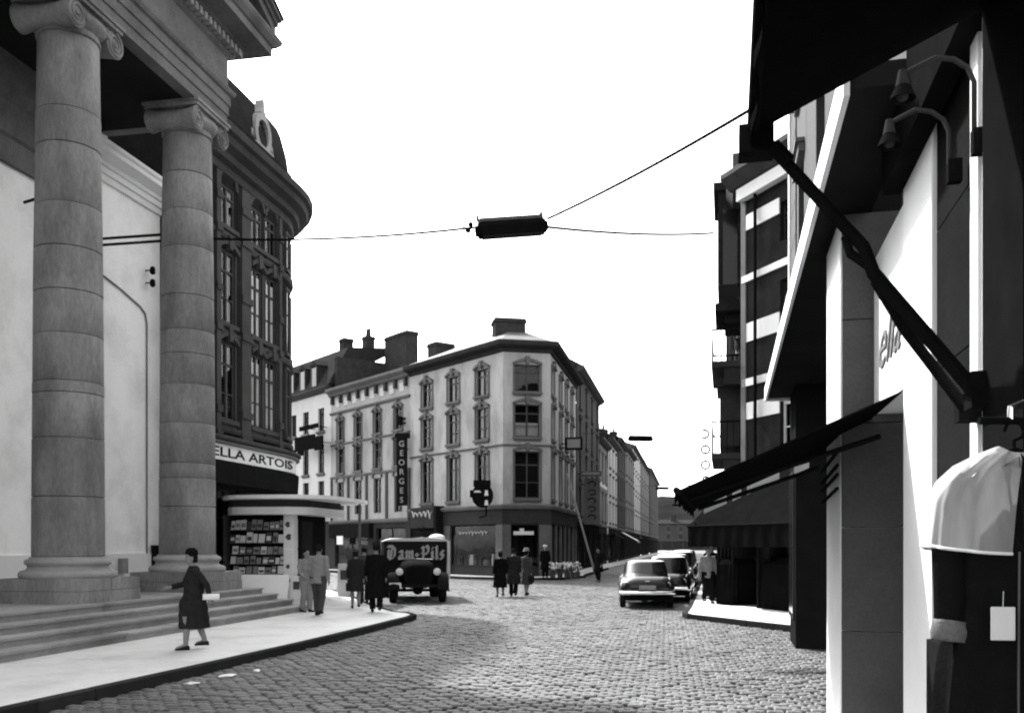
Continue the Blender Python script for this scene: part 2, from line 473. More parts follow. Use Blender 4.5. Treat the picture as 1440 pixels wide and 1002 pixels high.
# ------------------------------------------------------------------ ground and road
tag(MB().quad((-900, -300, -.25), (900, -300, -.25), (900, 1500, -.25), (-900, 1500, -.25)).build('ground', 'ground'), kind='structure')
tag(MB().quad((-60, -12, -.035), (60, -12, -.035), (130, 420, -.035), (-160, 420, -.035)).build('mortar_bed', 'mortar'), kind='structure')
road = tag(MB().quad((-60, 58, -.006), (60, 58, -.006), (130, 420, -.006), (-160, 420, -.006)).build('road', 'road_far'), kind='structure')

# granite setts laid in rows across the street
PX, PY = .205, .150                         # pitch across / along the street
rng = np.random.default_rng(4)
d_al = np.array([math.cos(R(ST + 1.5)), math.sin(R(ST + 1.5))]); d_ac = np.array([d_al[1], -d_al[0]])
rows = int(62 / PY); cols = int(40 / PX)
I, J = np.meshgrid(np.arange(rows), np.arange(cols), indexing='ij')
al = (I * PY + rng.normal(0, .006, I.shape) + .05 * np.sin(J * .11 + I * .013)).ravel()
ac = ((J + .5 * (I % 2) - cols / 2) * PX + rng.normal(0, .010, I.shape)).ravel()
org = np.array([0.0, 2.0])
cx = org[0] + al * d_al[0] + ac * d_ac[0]; cy = org[1] + al * d_al[1] + ac * d_ac[1]
# keep what the picture can see, plus a margin
vis = (cy > 8.4) & (cy < 60) & (cx > -0.60 * cy - 1.0) & (cx < 0.40 * cy + 1.2)
loc = np.array([[c * 1.0, s * 1.0] for c, s in [(0, 0)]])
tx = (cx - TF.o.x) * TF.c + (cy - TF.o.y) * TF.s; ty = -(cx - TF.o.x) * TF.s + (cy - TF.o.y) * TF.c
vis &= ~((ty > -2.95) & (tx < 9.7))          # under the portico pavement
cx, cy = cx[vis], cy[vis]
N = len(cx)
order = np.argsort(cy); cx, cy = cx[order], cy[order]
hw = PX / 2 - rng.uniform(.006, .019, N); hh = PY / 2 - rng.uniform(.006, .016, N)
zt = rng.normal(0, .006, N) + .006 * np.sin(cx * .9) * np.cos(cy * .7)
rot = rng.normal(0, .035, N); tlx = rng.normal(0, .025, N); tly = rng.normal(0, .025, N)
bx = [(-1, -1, 1, 1, 0), (1, -1, 1, 1, 0), (1, 1, 1, 1, 0), (-1, 1, 1, 1, 0)]
V = np.zeros((N, 12, 3))
for k, (sx, sy) in enumerate(((-1, -1), (1, -1), (1, 1), (-1, 1))):
    for lay, (ins, dz) in enumerate(((0.0, -.05), (0.0, -.016), (.020, 0.0))):
        px = sx * (hw - ins) ; py = sy * (hh - ins)
        qx = px * np.cos(rot) - py * np.sin(rot); qy = px * np.sin(rot) + py * np.cos(rot)
        V[:, lay * 4 + k, 0] = cx + qx * d_ac[0] + qy * d_al[0]
        V[:, lay * 4 + k, 1] = cy + qx * d_ac[1] + qy * d_al[1]
        V[:, lay * 4 + k, 2] = zt + dz + tlx * px + tly * py
Fc = [(8, 9, 10, 11)] + [(4 + i, 4 + (i + 1) % 4, 8 + (i + 1) % 4, 8 + i) for i in range(4)] + [(i, (i + 1) % 4, 4 + (i + 1) % 4, 4 + i) for i in range(4)]
inview = (np.abs(cx / cy) < .6) & (cy > 10.15) & (cx / cy > -.56) & (cx / cy < .36)
idx_single = np.where(inview)[0][:290]
single = set(idx_single.tolist())
rest = np.array([i for i in range(N) if i not in single])
Vr = V[rest].reshape(-1, 3)
Fr = (np.array(Fc)[None, :, :] + (np.arange(len(rest)) * 12)[:, None, None]).reshape(-1, 4)
me = bpy.data.meshes.new('cobblestones'); me.from_pydata(Vr.tolist(), [], Fr.tolist()); me.materials.append(M['cobble'])
cob = bpy.data.objects.new('cobblestones', me); COL.objects.link(cob); cob.parent = road; cob['kind'] = 'stuff'
for i in idx_single:
    me = bpy.data.meshes.new('cobblestone'); c = Vector((cx[i], cy[i], 0))
    me.from_pydata([(v[0] - c.x, v[1] - c.y, v[2]) for v in V[i]], [], Fc); me.materials.append(M['cobble_single'])
    o = bpy.data.objects.new('cobblestone', me); COL.objects.link(o); o.location = c; o.parent = road

def pavement(name, poly, kerb_path, m='pavement'):
    p = tag(MB().prism(poly, -.05, SW).build(name, m), kind='structure')
    # kerb stones along the path, each its own piece
    pts = [Vector((a[0], a[1], 0)) for a in kerb_path]
    seg = []; rest_l = 0
    out = []
    for a, b in zip(pts[:-1], pts[1:]):
        L = (b - a).length; n = max(1, round(L / 1.05))
        for i in range(n): out.append((a.lerp(b, i / n), a.lerp(b, (i + 1) / n)))
    for a, b in out:
        d = (b - a).normalized(); nn = Vector((-d.y, d.x, 0)); L = (b - a).length - .012
        mb = MB().box(0, L, -.075, .075, -.06, SW + .012)
        o = mb.build('kerbstone', 'kerb', None, None, bevel=.012)
        o.location = a; o.rotation_euler = (0, 0, math.atan2(d.y, d.x)); o.parent = p
    return p

# pavement before the portico, turning the corner into the side street
kA = [w2(TF, -12, -2.35), w2(TF, -6, -2.62), w2(TF, -2.8, -2.78), w2(TF, 0, -2.95), w2(TF, 3.5, -3.12), w2(TF, 7.0, -3.2), w2(TF, 9.6, -3.22)]
kA += [w2(TF, 10.35, -3.15), w2(TF, 10.85, -2.85), w2(TF, 11.3, -2.3)]
kA += [w2(TF, 13.6, -.9), w2(TF, 18.0, 1.4), w2(TF, 21.8, 3.6), w2(TF, 24.5, 8.0), w2(TF, 30, 24.0)]
pavement('pavement', kA + [w2(TF, 20, 26), w2(TF, -12, 26)], kA)
# a few torn scraps of paper in the gutter
for k, (x, y, s) in enumerate(((-5.02, 12.35, .10), (-4.78, 13.1, .13), (-4.5, 13.6, .08))):
    q = MB().loft([[(s * (1 + .3 * math.sin(i * 2.1)) * math.cos(i * math.pi / 4) * (1 - .5 * j), s * .7 * math.sin(i * math.pi / 4) * (1 - .5 * j), .008 + .012 * j + .01 * math.sin(i * 3)) for i in range(8)] for j in range(2)]).build('paper_scrap', 'paper')
    q.location = (x + .75, y, .0); q.rotation_euler = (0, 0, k)
    tag(q, 'crumpled white paper scrap lying in the gutter beside the portico kerb', 'litter', 'paper scraps in the gutter')

# ------------------------------------------------------------------ theatre with its portico
PL = .74                                     # portico floor
theatre = thing('theatre', 'classical theatre portico with tall ionic drum columns, pediment and white inner wall', 'theatre', TF.pt(4, 5.5))
for k in range(4):
    y0 = .355 * k; z0 = SW + .155 * k - (.0 if k else .05); z1 = SW + .155 * (k + 1)
    xa, xe = -9.0, 11.15 - .15 * k
    cuts = [xa]
    while cuts[-1] < xe - 2.6: cuts.append(cuts[-1] + random.uniform(1.5, 2.4))
    cuts.append(xe)
    for a, b in zip(cuts[:-1], cuts[1:]):
        mb = MB().box(a + .004, b - .004, y0 + .02, y0 + .60, z0, z1 - .045).box(a + .004, b - .004, y0 - .02, y0 + .60, z1 - .045, z1 + random.uniform(-.004, .003))
        mb.build('step_stone', 'step', theatre, TF)
mb = MB().box(-9, 10.55, 1.60, 5.0, 0, PL - .006); mb.build('portico_floor', 'step', theatre, TF)

def column(x, y, joints):
    base = MB().lathe([(.88, 1.2), (.905, 1.24), (.905, 1.30), (.86, 1.345), (.79, 1.36), (.755, 1.385), (.74, 1.42), (.755, 1.455), (.785, 1.47), (.80, 1.50), (.795, 1.545), (.75, 1.575), (.715, 1.58), (.70, 1.62)], 56, (x, y))
    col = base.build('column', 'stone_light', theatre, TF, smooth=True, angle=50)
    for (z0, z1, g) in ((PL - .01, .965, .0), (.972, 1.2, .012)):
        for (xa, xb) in ((x - .965, x - .02), (x - .012, x + .965)):
            MB().box(xa + g, xb - (g if xb > x else 0), y - .965 + g, y + .965 - g, z0, z1).build('plinth_block', 'stone', col)
    zz = [1.622] + joints + [11.86]
    def rad(z):
        t = (z - 1.6) / 10.3; return .668 - .10 * t - .02 * math.sin(math.pi * t) * -1
    for a, b in zip(zz[:-1], zz[1:]):
        n = max(2, int((b - a) / .4)); b -= .004; jj = random.uniform(-.004, .004)
        prof = [(rad(a) - .016, a), (rad(a) + jj, a + .014)] + [(rad(a + (b - a) * i / n) + jj, a + (b - a) * i / n) for i in range(1, n)] + [(rad(b) + jj, b - .014), (rad(b) - .016, b)]
        MB().lathe(prof, 56, (x, y)).build('drum', 'stone', col, smooth=True, angle=50)
    # ionic capital
    MB().lathe([(.57, 11.86), (.60, 11.88), (.60, 11.92), (.575, 11.93), (.575, 12.0), (.62, 12.03), (.70, 12.10), (.72, 12.18), (.70, 12.24)], 40, (x, y)).build('capital', 'stone', col, smooth=True)
    for s in (-1, 1):
        mb = MB(); cxv = x + s * .60; cz = 12.10; rings = []
        for t in range(9):
            yy = y - .62 + 1.24 * t / 8; r = .27 - .075 * math.sin(math.pi * t / 8)
            rings.append([(cxv + r * math.cos(2 * math.pi * i / 20), yy, cz + r * math.sin(2 * math.pi * i / 20)) for i in range(20)])
        mb.loft(rings)
        for yy, sg in ((y - .62, -1), (y + .62, 1)):
            pts = []
            for i in range(40):
                a = i / 39 * 4.6 * math.pi; r = .255 * (1 - i / 46)
                pts.append((cxv + s * r * math.sin(a), yy + sg * .012, cz + r * math.cos(a)))
            mb.tube(pts, [.034 * (1 - i / 60) for i in range(40)], 6)
            mb.ball((cxv, yy + sg * .02, cz), (.05, .03, .05), 10, 6)
        mb.build('volute', 'stone', col, smooth=True)
    mb = MB().box(x - .60, x + .60, y - .60, y + .60, 12.10, 12.36)
    for k in range(-3, 4): mb.ball((x + k * .12, y - .63, 12.16), (.045, .04, .07), 8, 6)
    mb.build('echinus', 'stone', col)
    MB().box(x - .76, x + .76, y - .70, y + .70, 12.36, 12.44).box(x - .80, x + .80, y - .74, y + .74, 12.44, 12.50).build('abacus', 'stone', col)
    return col
J1 = [2.80, 3.95, 4.83, 5.06, 5.99, 6.83, 7.68, 8.54, 9.7, 10.4]
J2 = [2.79, 3.48, 3.84, 4.82, 5.76, 6.5, 7.08, 7.92, 9.1, 10.0, 10.9]
column(4.66, 2.30, J1); column(9.12, 2.30, J2); column(-.16, 2.30, J2)
XL, XR = -5.6, 9.86
YF, YB = 1.64, 2.96
def ring_mould(name, prof, m, dent=False):
    """moulding along the front and returned along the right hand end; prof: (projection, z)"""
    mb = MB(); yb = 4.99
    P = [[(XL, YF - p, z), (XR + p, YF - p, z), (XR + p, yb, z)] for p, z in prof]
    for a, b in zip(P, P[1:] + P[:1]):
        for i in range(2): mb.quad(a[i], a[i + 1], b[i + 1], b[i])
    return mb.build(name, m, theatre, TF)
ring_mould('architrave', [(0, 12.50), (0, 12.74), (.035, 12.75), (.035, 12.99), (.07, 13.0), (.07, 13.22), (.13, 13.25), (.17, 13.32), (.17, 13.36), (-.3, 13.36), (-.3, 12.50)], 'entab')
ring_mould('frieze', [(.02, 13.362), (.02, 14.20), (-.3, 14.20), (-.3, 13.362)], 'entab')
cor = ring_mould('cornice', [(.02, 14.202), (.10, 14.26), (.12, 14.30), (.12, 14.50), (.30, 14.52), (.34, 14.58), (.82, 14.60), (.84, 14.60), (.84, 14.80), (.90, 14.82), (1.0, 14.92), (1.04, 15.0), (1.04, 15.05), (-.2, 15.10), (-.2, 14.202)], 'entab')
x = XL
while x < XR + .2:
    MB().box(x, x + .115, YF - .30, YF - .119, 14.32, 14.49).build('dentil', 'stone_light', cor); x += .21
yy = YF - .28
while yy < 4.8:
    MB().box(XR + .121, XR + .30, yy, yy + .115, 14.32, 14.49).build('dentil', 'stone_light', cor); yy += .21
# raking pediment
XC = (XL + XR) / 2; AP = 18.3
mb = MB()
for s in (1, -1):
    xe = XR + 1.04 if s > 0 else XL - 1.04
    for (p, a, b) in ((.84, .0, .20), (.92, .20, .30), (1.02, .30, .42), (.30, -.20, .0)):
        mb.add([(xe, YF - p, 15.06 + a + .2), (XC, YF - p, AP + a + .2), (XC, YF - p, AP + b + .2), (xe, YF - p, 15.06 + b + .2),
                (xe, YF + .3, 15.06 + a + .2), (XC, YF + .3, AP + a + .2), (XC, YF + .3, AP + b + .2), (xe, YF + .3, 15.06 + b + .2)],
               [(0, 1, 2, 3), (4, 7, 6, 5), (0, 4, 5, 1), (3, 2, 6, 7), (0, 3, 7, 4), (1, 5, 6, 2)])
mb.build('raking_cornice', 'entab', theatre, TF)
MB().plate([(XL - .2, 15.06), (XR + .2, 15.06), (XC, AP + .2)], YF + .1, YF + .3).build('tympanum', 'entab', theatre, TF)
mb = MB()
for s in (1, -1):
    xe = XR + 1.1 if s > 0 else XL - 1.1
    mb.add([(xe, YF - 1.06, 15.70), (XC, YF - 1.06, AP + .64), (XC, 20, AP + .64), (xe, 20, 15.70), (xe, YF - 1.06, 15.64), (XC, YF - 1.06, AP + .58), (XC, 20, AP + .58), (xe, 20, 15.64)],
           [(0, 1, 2, 3), (4, 7, 6, 5), (0, 4, 5, 1), (0, 3, 7, 4), (2, 6, 7, 3)])
mb.build('roof', 'slate', theatre, TF)
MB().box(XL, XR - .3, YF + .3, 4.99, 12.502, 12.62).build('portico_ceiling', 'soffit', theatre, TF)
# inner wall: white render, base course, cornice
WY = 5.0
facade(theatre, TF.sub(0, WY), 31.3, 0, 11.25, [(.4, 2.2, .9, 5.2), (-5.2, -3.0, .9, 4.6)], 'white_wall', x0=-19)
MB().box(-19, XR - .02, WY, WY + .3, 11.25, 12.499).build('upper_wall', 'white_wall', theatre, TF)
MB().mould([(WY, 10.3), (WY - .12, 10.3), (WY - .12, 10.85), (WY - .2, 10.9), (WY - .2, 11.6), (WY - .4, 11.75), (WY - .45, 12.498), (WY, 12.498)], -19, 8.4).build('shade_band', 'entab', theatre, TF)  # made-up dark band that puts shade on the upper wall
pr = [(.0, 11.252), (-.08, 11.252), (-.08, 11.41), (-.14, 11.42), (-.14, 11.57), (-.20, 11.59), (-.20, 11.69), (-.38, 11.77), (-.50, 11.80), (-.50, 11.91), (-.56, 11.95), (-.58, 12.03), (0, 12.05)]
MB().mould([(WY - .003 + p, z) for p, z in pr], 8.41, 12.22).build('wall_cornice', 'white_trim', theatre, TF)
MB().box(XR, 12.25, WY + .002, 17, 11.85, 12.02).build('flat_roof', 'slate', theatre, TF)
MB().box(-19, 12.24, WY - .06, WY - .001, .4, 1.62).build('base_course', 'white_trim', theatre, TF)
for (a, b, c) in ((.4, 2.2, 5.2), (-5.2, -3.0, 4.6)):
    dd = MB().box(a, b, WY + .16, WY + .22, .9, c).build('door', 'win_dark', theatre, TF)
    for i in range(2):
        for k in range(3):
            w = (b - a) / 2; MB().box(a + i * w + .12, a + (i + 1) * w - .12, WY + .13, WY + .16, 1.0 + k * (c - 1) / 3, 1.0 + (k + 1) * (c - 1) / 3 - .15).build('door_panel', 'shopfront', dd)
# cable run on the wall, a meter box, two insulators
MB().tube([(9.4, WY - .03, 8.85), (10.4, WY - .03, 8.65), (11.25, WY - .03, 8.42), (11.5, WY - .03, 8.28), (11.58, WY - .03, 8.0), (11.58, WY - .03, 1.6)], .025, 6).build('cable', 'stone', theatre, TF)
MB().box(11.75, 12.05, WY - .28, WY - .06, 1.0, 1.8).box(11.71, 12.09, WY - .3, WY - .06, 1.8, 1.85).build('meter_box', 'iron', theatre, TF)
MB().box(10.2, 10.45, WY - .2, WY - .06, 1.1, 1.5).build('switch_box', 'stone', theatre, TF)
for z in (9.15, 9.5):
    MB().tube([(11.55, WY, z), (11.55, WY - .2, z)], .02, 6).lathe([(.03, z - .12), (.08, z - .08), (.07, z + .06), (.03, z + .1)], 10, (11.55, WY - .22)).build('insulator', 'iron', theatre, TF)
# iron rods tying the lamp wire to the columns
for z in (9.66, 9.50):
    MB().tube([(9.35, 2.85, z), (9.35, 4.99, z)], .035, 6).build('tie_rod', 'iron', theatre, TF)
MB().tube([(5.2, 2.95, 9.05), (5.2, 3.5, 9.05), (5.2, 3.75, 9.0)], .03, 6).build('wall_hook', 'iron', theatre, TF)

# ------------------------------------------------------------------ dark brick corner building with a rounded end
BX0, BX1, BY, BR = 12.27, 18.45, 4.27, 4.5
brick = thing('brick_building', 'dark brick corner building with rounded end, heavy cornice and mansard dormer', 'building', TF.pt(16, 6))
rows_b = [(5.75, 8.15), (8.75, 11.0), (11.75, 13.0)]
ops = []
for (a, b) in ((14.25, 15.25), (16.35, 17.15), (17.4, 18.2)):
    for (c, d) in rows_b: ops.append((a, b, c, d))
facade(brick, TF.sub(0, BY), BX1 - BX0, 3.9, 13.5, ops, 'brick_dark', x0=BX0, depth=.10)
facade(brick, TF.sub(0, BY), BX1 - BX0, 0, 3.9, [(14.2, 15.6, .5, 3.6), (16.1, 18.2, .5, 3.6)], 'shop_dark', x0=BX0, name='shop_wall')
for (a, b) in ((14.2, 15.6), (16.1, 18.2)):
    window(brick, TF.sub(0, BY), a, b, .5, 3.6, sill=False, fm='win_dark', curtain='no')
for i, o in enumerate(ops):
    window(brick, TF.sub(0, BY), *o, hood='arch' if o[2] > 11 else 'brow', fm='brick_trim', hm='brick_trim', depth=.10, curtain='blind' if (i % 3 < 2 and i >= 3) else 'side')  # the white sheets imitate sky reflected in the panes
def plan(off):
    """plan line of the front, round the corner and up the side street"""
    p = [(BX0, BY - off), (BX1, BY - off)]
    p += [(BX1 + (BR + off) * math.sin(R(a)), BY + BR - (BR + off) * math.cos(R(a))) for a in range(9, 91, 9)]
    return p + [(BX1 + BR + off, 24.0)]
def band(name, prof, m, parent=brick, smooth=False):
    mb = MB(); P = [[(x, y, z) for x, y in plan(o)] for o, z in prof]
    for a, b in zip(P, P[1:] + P[:1]):
        for i in range(len(a) - 1): mb.quad(a[i], a[i + 1], b[i + 1], b[i])
    mb.add([p[0] for p in P], [tuple(range(len(P)))])
    return mb.build(name, m, parent, TF, smooth=smooth)
mb = MB(); pl = plan(0)[1:]
for i in range(len(pl) - 1): mb.quad((*pl[i], 0), (*pl[i + 1], 0), (*pl[i + 1], 13.5), (*pl[i], 13.5))
mb.build('rounded_wall', 'brick_dark', brick, TF)
MB().box(BX0, BX0 + .05, BY + .01, 24, 0, 14.9).build('end_wall', 'brick_dark', brick, TF)
# narrow windows round the corner
for a in (12, 30, 48, 66):
    p = (BX1 + BR * math.sin(R(a)), BY + BR - BR * math.cos(R(a)))
    f = TF.sub(p[0], p[1], a)
    for (c, d) in rows_b:
        o = MB().box(-.30, -.24, -.06, .03, c, d).box(.24, .30, -.06, .03, c, d).box(-.30, .30, -.06, .03, d, d + .08).box(-.34, .34, -.1, .03, c - .12, c).box(-.24, .24, -.03, .03, c + .6 * (d - c), c + .6 * (d - c) + .05).build('window', 'brick_trim', brick, f)
        MB().quad((-.24, -.012, c), (.24, -.012, c), (.24, -.012, d), (-.24, -.012, d)).build('pane', 'pane_far', o)
for (c, d) in rows_b:
    band('string_course', [(.0, c - .45), (.10, c - .42), (.14, c - .32), (.14, c - .26), (.0, c - .24)], 'brick_trim')
band('cornice', [(0, 13.25), (.12, 13.32), (.14, 13.55), (.32, 13.62), (.36, 13.8), (.62, 13.92), (.68, 14.1), (.82, 14.16), (.86, 14.36), (.80, 14.42), (0, 14.5)], 'trim_dark', smooth=False)
band('attic', [(.10, 14.45), (.10, 14.95), (.2, 15.0), (.2, 15.1), (0, 15.12)], 'brick_dark')
# piers between the bays
for a, b in ((15.5, 16.12), (13.9, 14.16), (18.25, 18.45)):
    mb = MB().box(a, b, BY - .16, BY - .002, 3.95, 13.24)
    for z in (5.1, 5.9, 8.4, 9.6, 11.4, 12.4): mb.box(a - .04, b + .04, BY - .21, BY - .16, z, z + .22)
    mb.build('pier', 'brick_trim', brick, TF)
# mansard roof with round dormer
mb = MB(); prof = [(.05, 15.0), (-.10, 16.0), (-.30, 16.75), (-.75, 17.25), (-4, 17.4)]
P = [[(x, y, z) for x, y in plan(o if o > -1.5 else -1.5)] for o, z in prof]
P[-1] = [(x, 10, 17.4) if i < 2 else (16, 12, 17.4) for i, (x, y, z) in enumerate(P[-2])]
for a, b in zip(P, P[1:]):
    for i in range(len(a) - 1): mb.quad(a[i], a[i + 1], b[i + 1], b[i])
mb.build('roof', 'slate', brick, TF)
f = TF.sub(17.3, BY - .02)
n = 18
outer = [(.62 * math.cos(2 * math.pi * i / n), 15.75 + .68 * math.sin(2 * math.pi * i / n)) for i in range(n)]
inner = [(.40 * math.cos(2 * math.pi * i / n), 15.75 + .46 * math.sin(2 * math.pi * i / n)) for i in range(n)]
mb = MB()
for y0, y1 in ((.0, .7),):
    for i in range(n):
        j = (i + 1) % n
        mb.add([(outer[i][0], y0, outer[i][1]), (outer[j][0], y0, outer[j][1]), (inner[j][0], y0, inner[j][1]), (inner[i][0], y0, inner[i][1]),
                (outer[i][0], y1, outer[i][1]), (outer[j][0], y1, outer[j][1]), (inner[j][0], y0 + .15, inner[j][1]), (inner[i][0], y0 + .15, inner[i][1])],
               [(0, 1, 2, 3), (0, 4, 5, 1), (3, 2, 6, 7)])
mb.plate([(-.75, 15.0), (.75, 15.0), (.85, 15.12), (.6, 15.3), (-.6, 15.3), (-.85, 15.12)], -.05, .5)
mb.plate([(-.2, 16.42), (.2, 16.42), (.08, 16.62), (.05, 16.9), (-.05, 16.9), (-.08, 16.62)], .0, .3)
mb.tube([(-.85, .1, 15.2), (-.72, .1, 15.6), (-.6, .1, 15.3)], .08, 6).tube([(.85, .1, 15.2), (.72, .1, 15.6), (.6, .1, 15.3)], .08, 6)
dm = mb.build('dormer', 'stone_light', brick, f)
MB().plate(inner, .12, .14).build('pane', 'pane_far', dm)
MB().lathe([(.16, 16.3), (.10, 16.7), (.05, 17.2), (.02, 17.6)], 8, (19.0, 5.6)).build('finial', 'slate', brick, TF)
# cafe name board round the corner
band('board_ledge', [(0, 5.0), (.30, 5.02), (.42, 5.08), (.42, 5.15), (0, 5.28)], 'trim_dark')
band('board_moulding', [(.26, 4.93), (.36, 4.935), (.36, 5.005), (.26, 5.005)], 'trim')
band('name_board', [(0, 4.44), (.24, 4.44), (.24, 4.92), (0, 4.92)], 'signboard')
lt = link('lettering', text_mesh('STELLA ARTOIS', .28, 'paint_black', width=6.75, bold=.008), brick, TF.sub(12.35, BY - .245, 0, 4.55))
lt.location += Vector((0, 0, 0))
band('fascia', [(0, 3.7), (.3, 3.72), (.34, 4.38), (0, 4.39)], 'shop_dark')

# ------------------------------------------------------------------ news kiosk
kiosk = thing('news_kiosk', 'small news kiosk with flat rounded roof, white fascia band and magazine display', 'kiosk', TF.pt(15.8, 3))
KX0, KX1, KY0, KY1 = 14.5, 17.2, 1.95, 4.24
def rrect(x0, x1, y0, y1, r, n=6):
    p = []
    for cx_, cy_, a in ((x1 - r, y0 + r, -90), (x1 - r, y1 - r, 0), (x0 + r, y1 - r, 90), (x0 + r, y0 + r, 180)):
        p += [(cx_ + r * math.cos(R(a + 90 * i / n)), cy_ + r * math.sin(R(a + 90 * i / n))) for i in range(n + 1)]
    return p
MB().prism(rrect(13.4, 18.5, .6, 4.2, 1.3), 3.22, 3.33).build('roof', 'white_trim', kiosk, TF)
MB().prism(rrect(14.1, 17.9, 1.5, 4.15, .7), 3.0, 3.24).build('roof_drum', 'trim_dark', kiosk, TF)
MB().prism(rrect(14.0, 18.0, 1.35, 4.18, .9), 2.78, 3.0).build('fascia', 'white_paint', kiosk, TF)
MB().box(KX0 + .35, KX1, KY0 + .05, KY1, SW, 2.78).build('cabin', 'shop_dark', kiosk, TF)
MB().box(KX0 + .02, KX0 + .35, KY0, KY0 + .3, SW, 2.78).build('corner_post', 'white_paint', kiosk, TF)
MB().box(KX0, KX0 + .35, KY1 - .06, KY1, SW, 2.78).build('corner_post', 'win_frame', kiosk, TF)
MB().box(KX0 + .02, KX0 + .35, KY0 + .3, KY1 - .1, SW, .75).build('counter', 'shopfront', kiosk, TF)
for z in (.95, 1.25, 1.55, 1.9, 2.3):
    MB().box(KX0 + .05, KX0 + .35, KY0 + .3, KY1 - .1, z, z + .025).build('shelf', 'win_frame', kiosk, TF)
MB().tube([(17.6, .95, SW), (17.6, .95, 3.24)], .05, 8).lathe([(.11, SW), (.11, SW + .06), (.06, SW + .12)], 10, (17.6, .95)).build('roof_post', 'trim', kiosk, TF)
MB().box(KX1 - 1.9, KX1 - 1.1, KY0 + .03, KY0 + .05, .3, 2.6).build('hatch', 'win_dark', kiosk, TF)
for i, (m, z0, z1) in enumerate((('paper', 1.75, 2.65), ('paper', .95, 1.7), ('paper', .25, .9))):
    MB().box(KX0 + .0, KX0 + .02, KY0 + .01, KY0 + .28, z0, z1).build('poster', m, kiosk, TF)
    MB().box(KX0 + .05, KX0 + .34, KY0 - .02, KY0, z0, z1).build('poster', m, kiosk, TF)
for (ya, za, s) in ((.16, 2.48, .09), (.13, 2.1, .10), (.15, 1.2, .07), (.14, .78, .08)):
    n = 10; mb = MB(); y0 = KY0 + ya
    mb.add([(KX0 - .004, y0 + s * (1 + .3 * math.sin(3 * i + za)) * math.cos(2 * math.pi * i / n) * .9, za + s * math.sin(2 * math.pi * i / n)) for i in range(n)], [tuple(range(n))])
    mb.build('poster_print', 'paper_dark', kiosk, TF)
# magazines standing on the shelves, each a thing of its own
k = 0
for z in (.975, 1.275, 1.575, 1.925, 2.325):
    y = KY0 + .34; sn = {.975: 'lowest', 1.275: 'second lowest', 1.575: 'middle', 1.925: 'second highest', 2.325: 'topmost'}[z]
    while y < KY1 - .32:
        w = random.uniform(.12, .21); h = random.uniform(.19, .25) if z < 1.9 else random.uniform(.22, .33)
        mm = random.choice(['paper', 'paper_grey', 'paper_grey', 'paper_dark', 'paper'])
        mg = MB().box(-.006, .006, 0, w, 0, h)
        o = mg.build('magazine', mm, None, None)
        p = TF.pt(KX0 + .12, y, z + .002); o.location = p; o.rotation_euler = (0, R(random.uniform(8, 16)), TF.th)
        c2 = MB().box(-.008, -.0062, w * .12, w * .88, h * random.uniform(.1, .3), h * random.uniform(.5, .68)).build('cover_picture', random.choice(['paper_dark', 'paper_grey', 'paper']), o)
        tag(o, 'small printed magazine standing on the %s shelf of the news kiosk' % sn, 'magazine', 'magazines on the kiosk shelves')
        y += w + random.uniform(.015, .06); k += 1
# rack of cards in front of the kiosk
rk = local_thing('card_rack', 'low white postcard rack standing past the end of the portico steps', 'rack', TF.pt(11.6, .85, SW), TF.th)
MB().plate([(0, 0), (.04, 0), (.28, .92), (.24, .92)], 0, 1.55).build('board', 'signboard', rk)
MB().box(.30, .34, .1, .14, 0, .9).box(.30, .34, 1.4, 1.44, 0, .9).build('strut', 'wood', rk)
for r_ in range(3):
    for c_ in range(8):
        o = MB().box(-.012, -.004, 0, .10, 0, .15).build('card', random.choice(['paper_dark', 'paper_grey', 'paper_dark']), rk)
        o.location = (.035 + .26 * (.2 + r_ * .3) * .92, .12 + c_ * .172, .13 + r_ * .27); o.rotation_euler = (0, R(14.5), 0)
# boards standing by the kiosk
for (x, y, w, h, a, m) in ((14.3, 1.55, .32, .8, 8, 'paper'), (18.1, 1.4, .5, 1.1, 0, 'paper')):
    b = local_thing('notice_board', 'narrow white notice board on the pavement before the kiosk corner post' if h < 1 else 'taller pale notice board under the kiosk roof post', 'notice board', TF.pt(x, y, SW), TF.th + R(a))
    MB().plate([(-.12, 0), (-.09, 0), (.02, h), (-.01, h)], 0, w).build('panel', m, b)
    MB().plate([(.12, 0), (.15, 0), (.04, h), (.01, h)], 0, w).build('panel', m, b)
    MB().box(-.075, -.06, w * .2, w * .8, h * .5, h * .8).build('print', 'paper_dark', b)

# ------------------------------------------------------------------ corner building across the junction (A) and its neighbours
A0 = (-.5, 51.0)
A1L = 9.7
dirA = -52.2                                              # heading of its long left front, far end to corner
fA1 = Frame((A0[0] - A1L * math.cos(R(dirA)), A0[1] - A1L * math.sin(R(dirA))), dirA)
CH = (2.1, 51.5)
fA2 = Frame(A0, math.degrees(math.atan2(CH[1] - A0[1], CH[0] - A0[0]))); A2L = math.hypot(CH[0] - A0[0], CH[1] - A0[1])
fA3 = Frame(CH, ST); A3L = 12.0
HA = 12.75
ABand = [(4.45, 7.05), (7.85, 9.65), (10.35, 11.85)]
bA = thing('corner_house', 'cream stucco corner house with cut corner, browed windows and shop below', 'building', fA2.pt(1.2, 4))
ops1 = []
for cxw in (1.95, 4.85, 7.75):
    for i, (a, b) in enumerate(ABand): ops1.append((cxw - .62, cxw + .62, a, b))
ops2 = [(A2L / 2 + .05 - .72, A2L / 2 + .05 + .72, a, b) for a, b in ABand]
ops3 = []
for cxw in (1.2, 4.3, 6.9, 9.6):
    for i, (a, b) in enumerate(ABand): ops3.append((cxw - .6, cxw + .6, a, b))
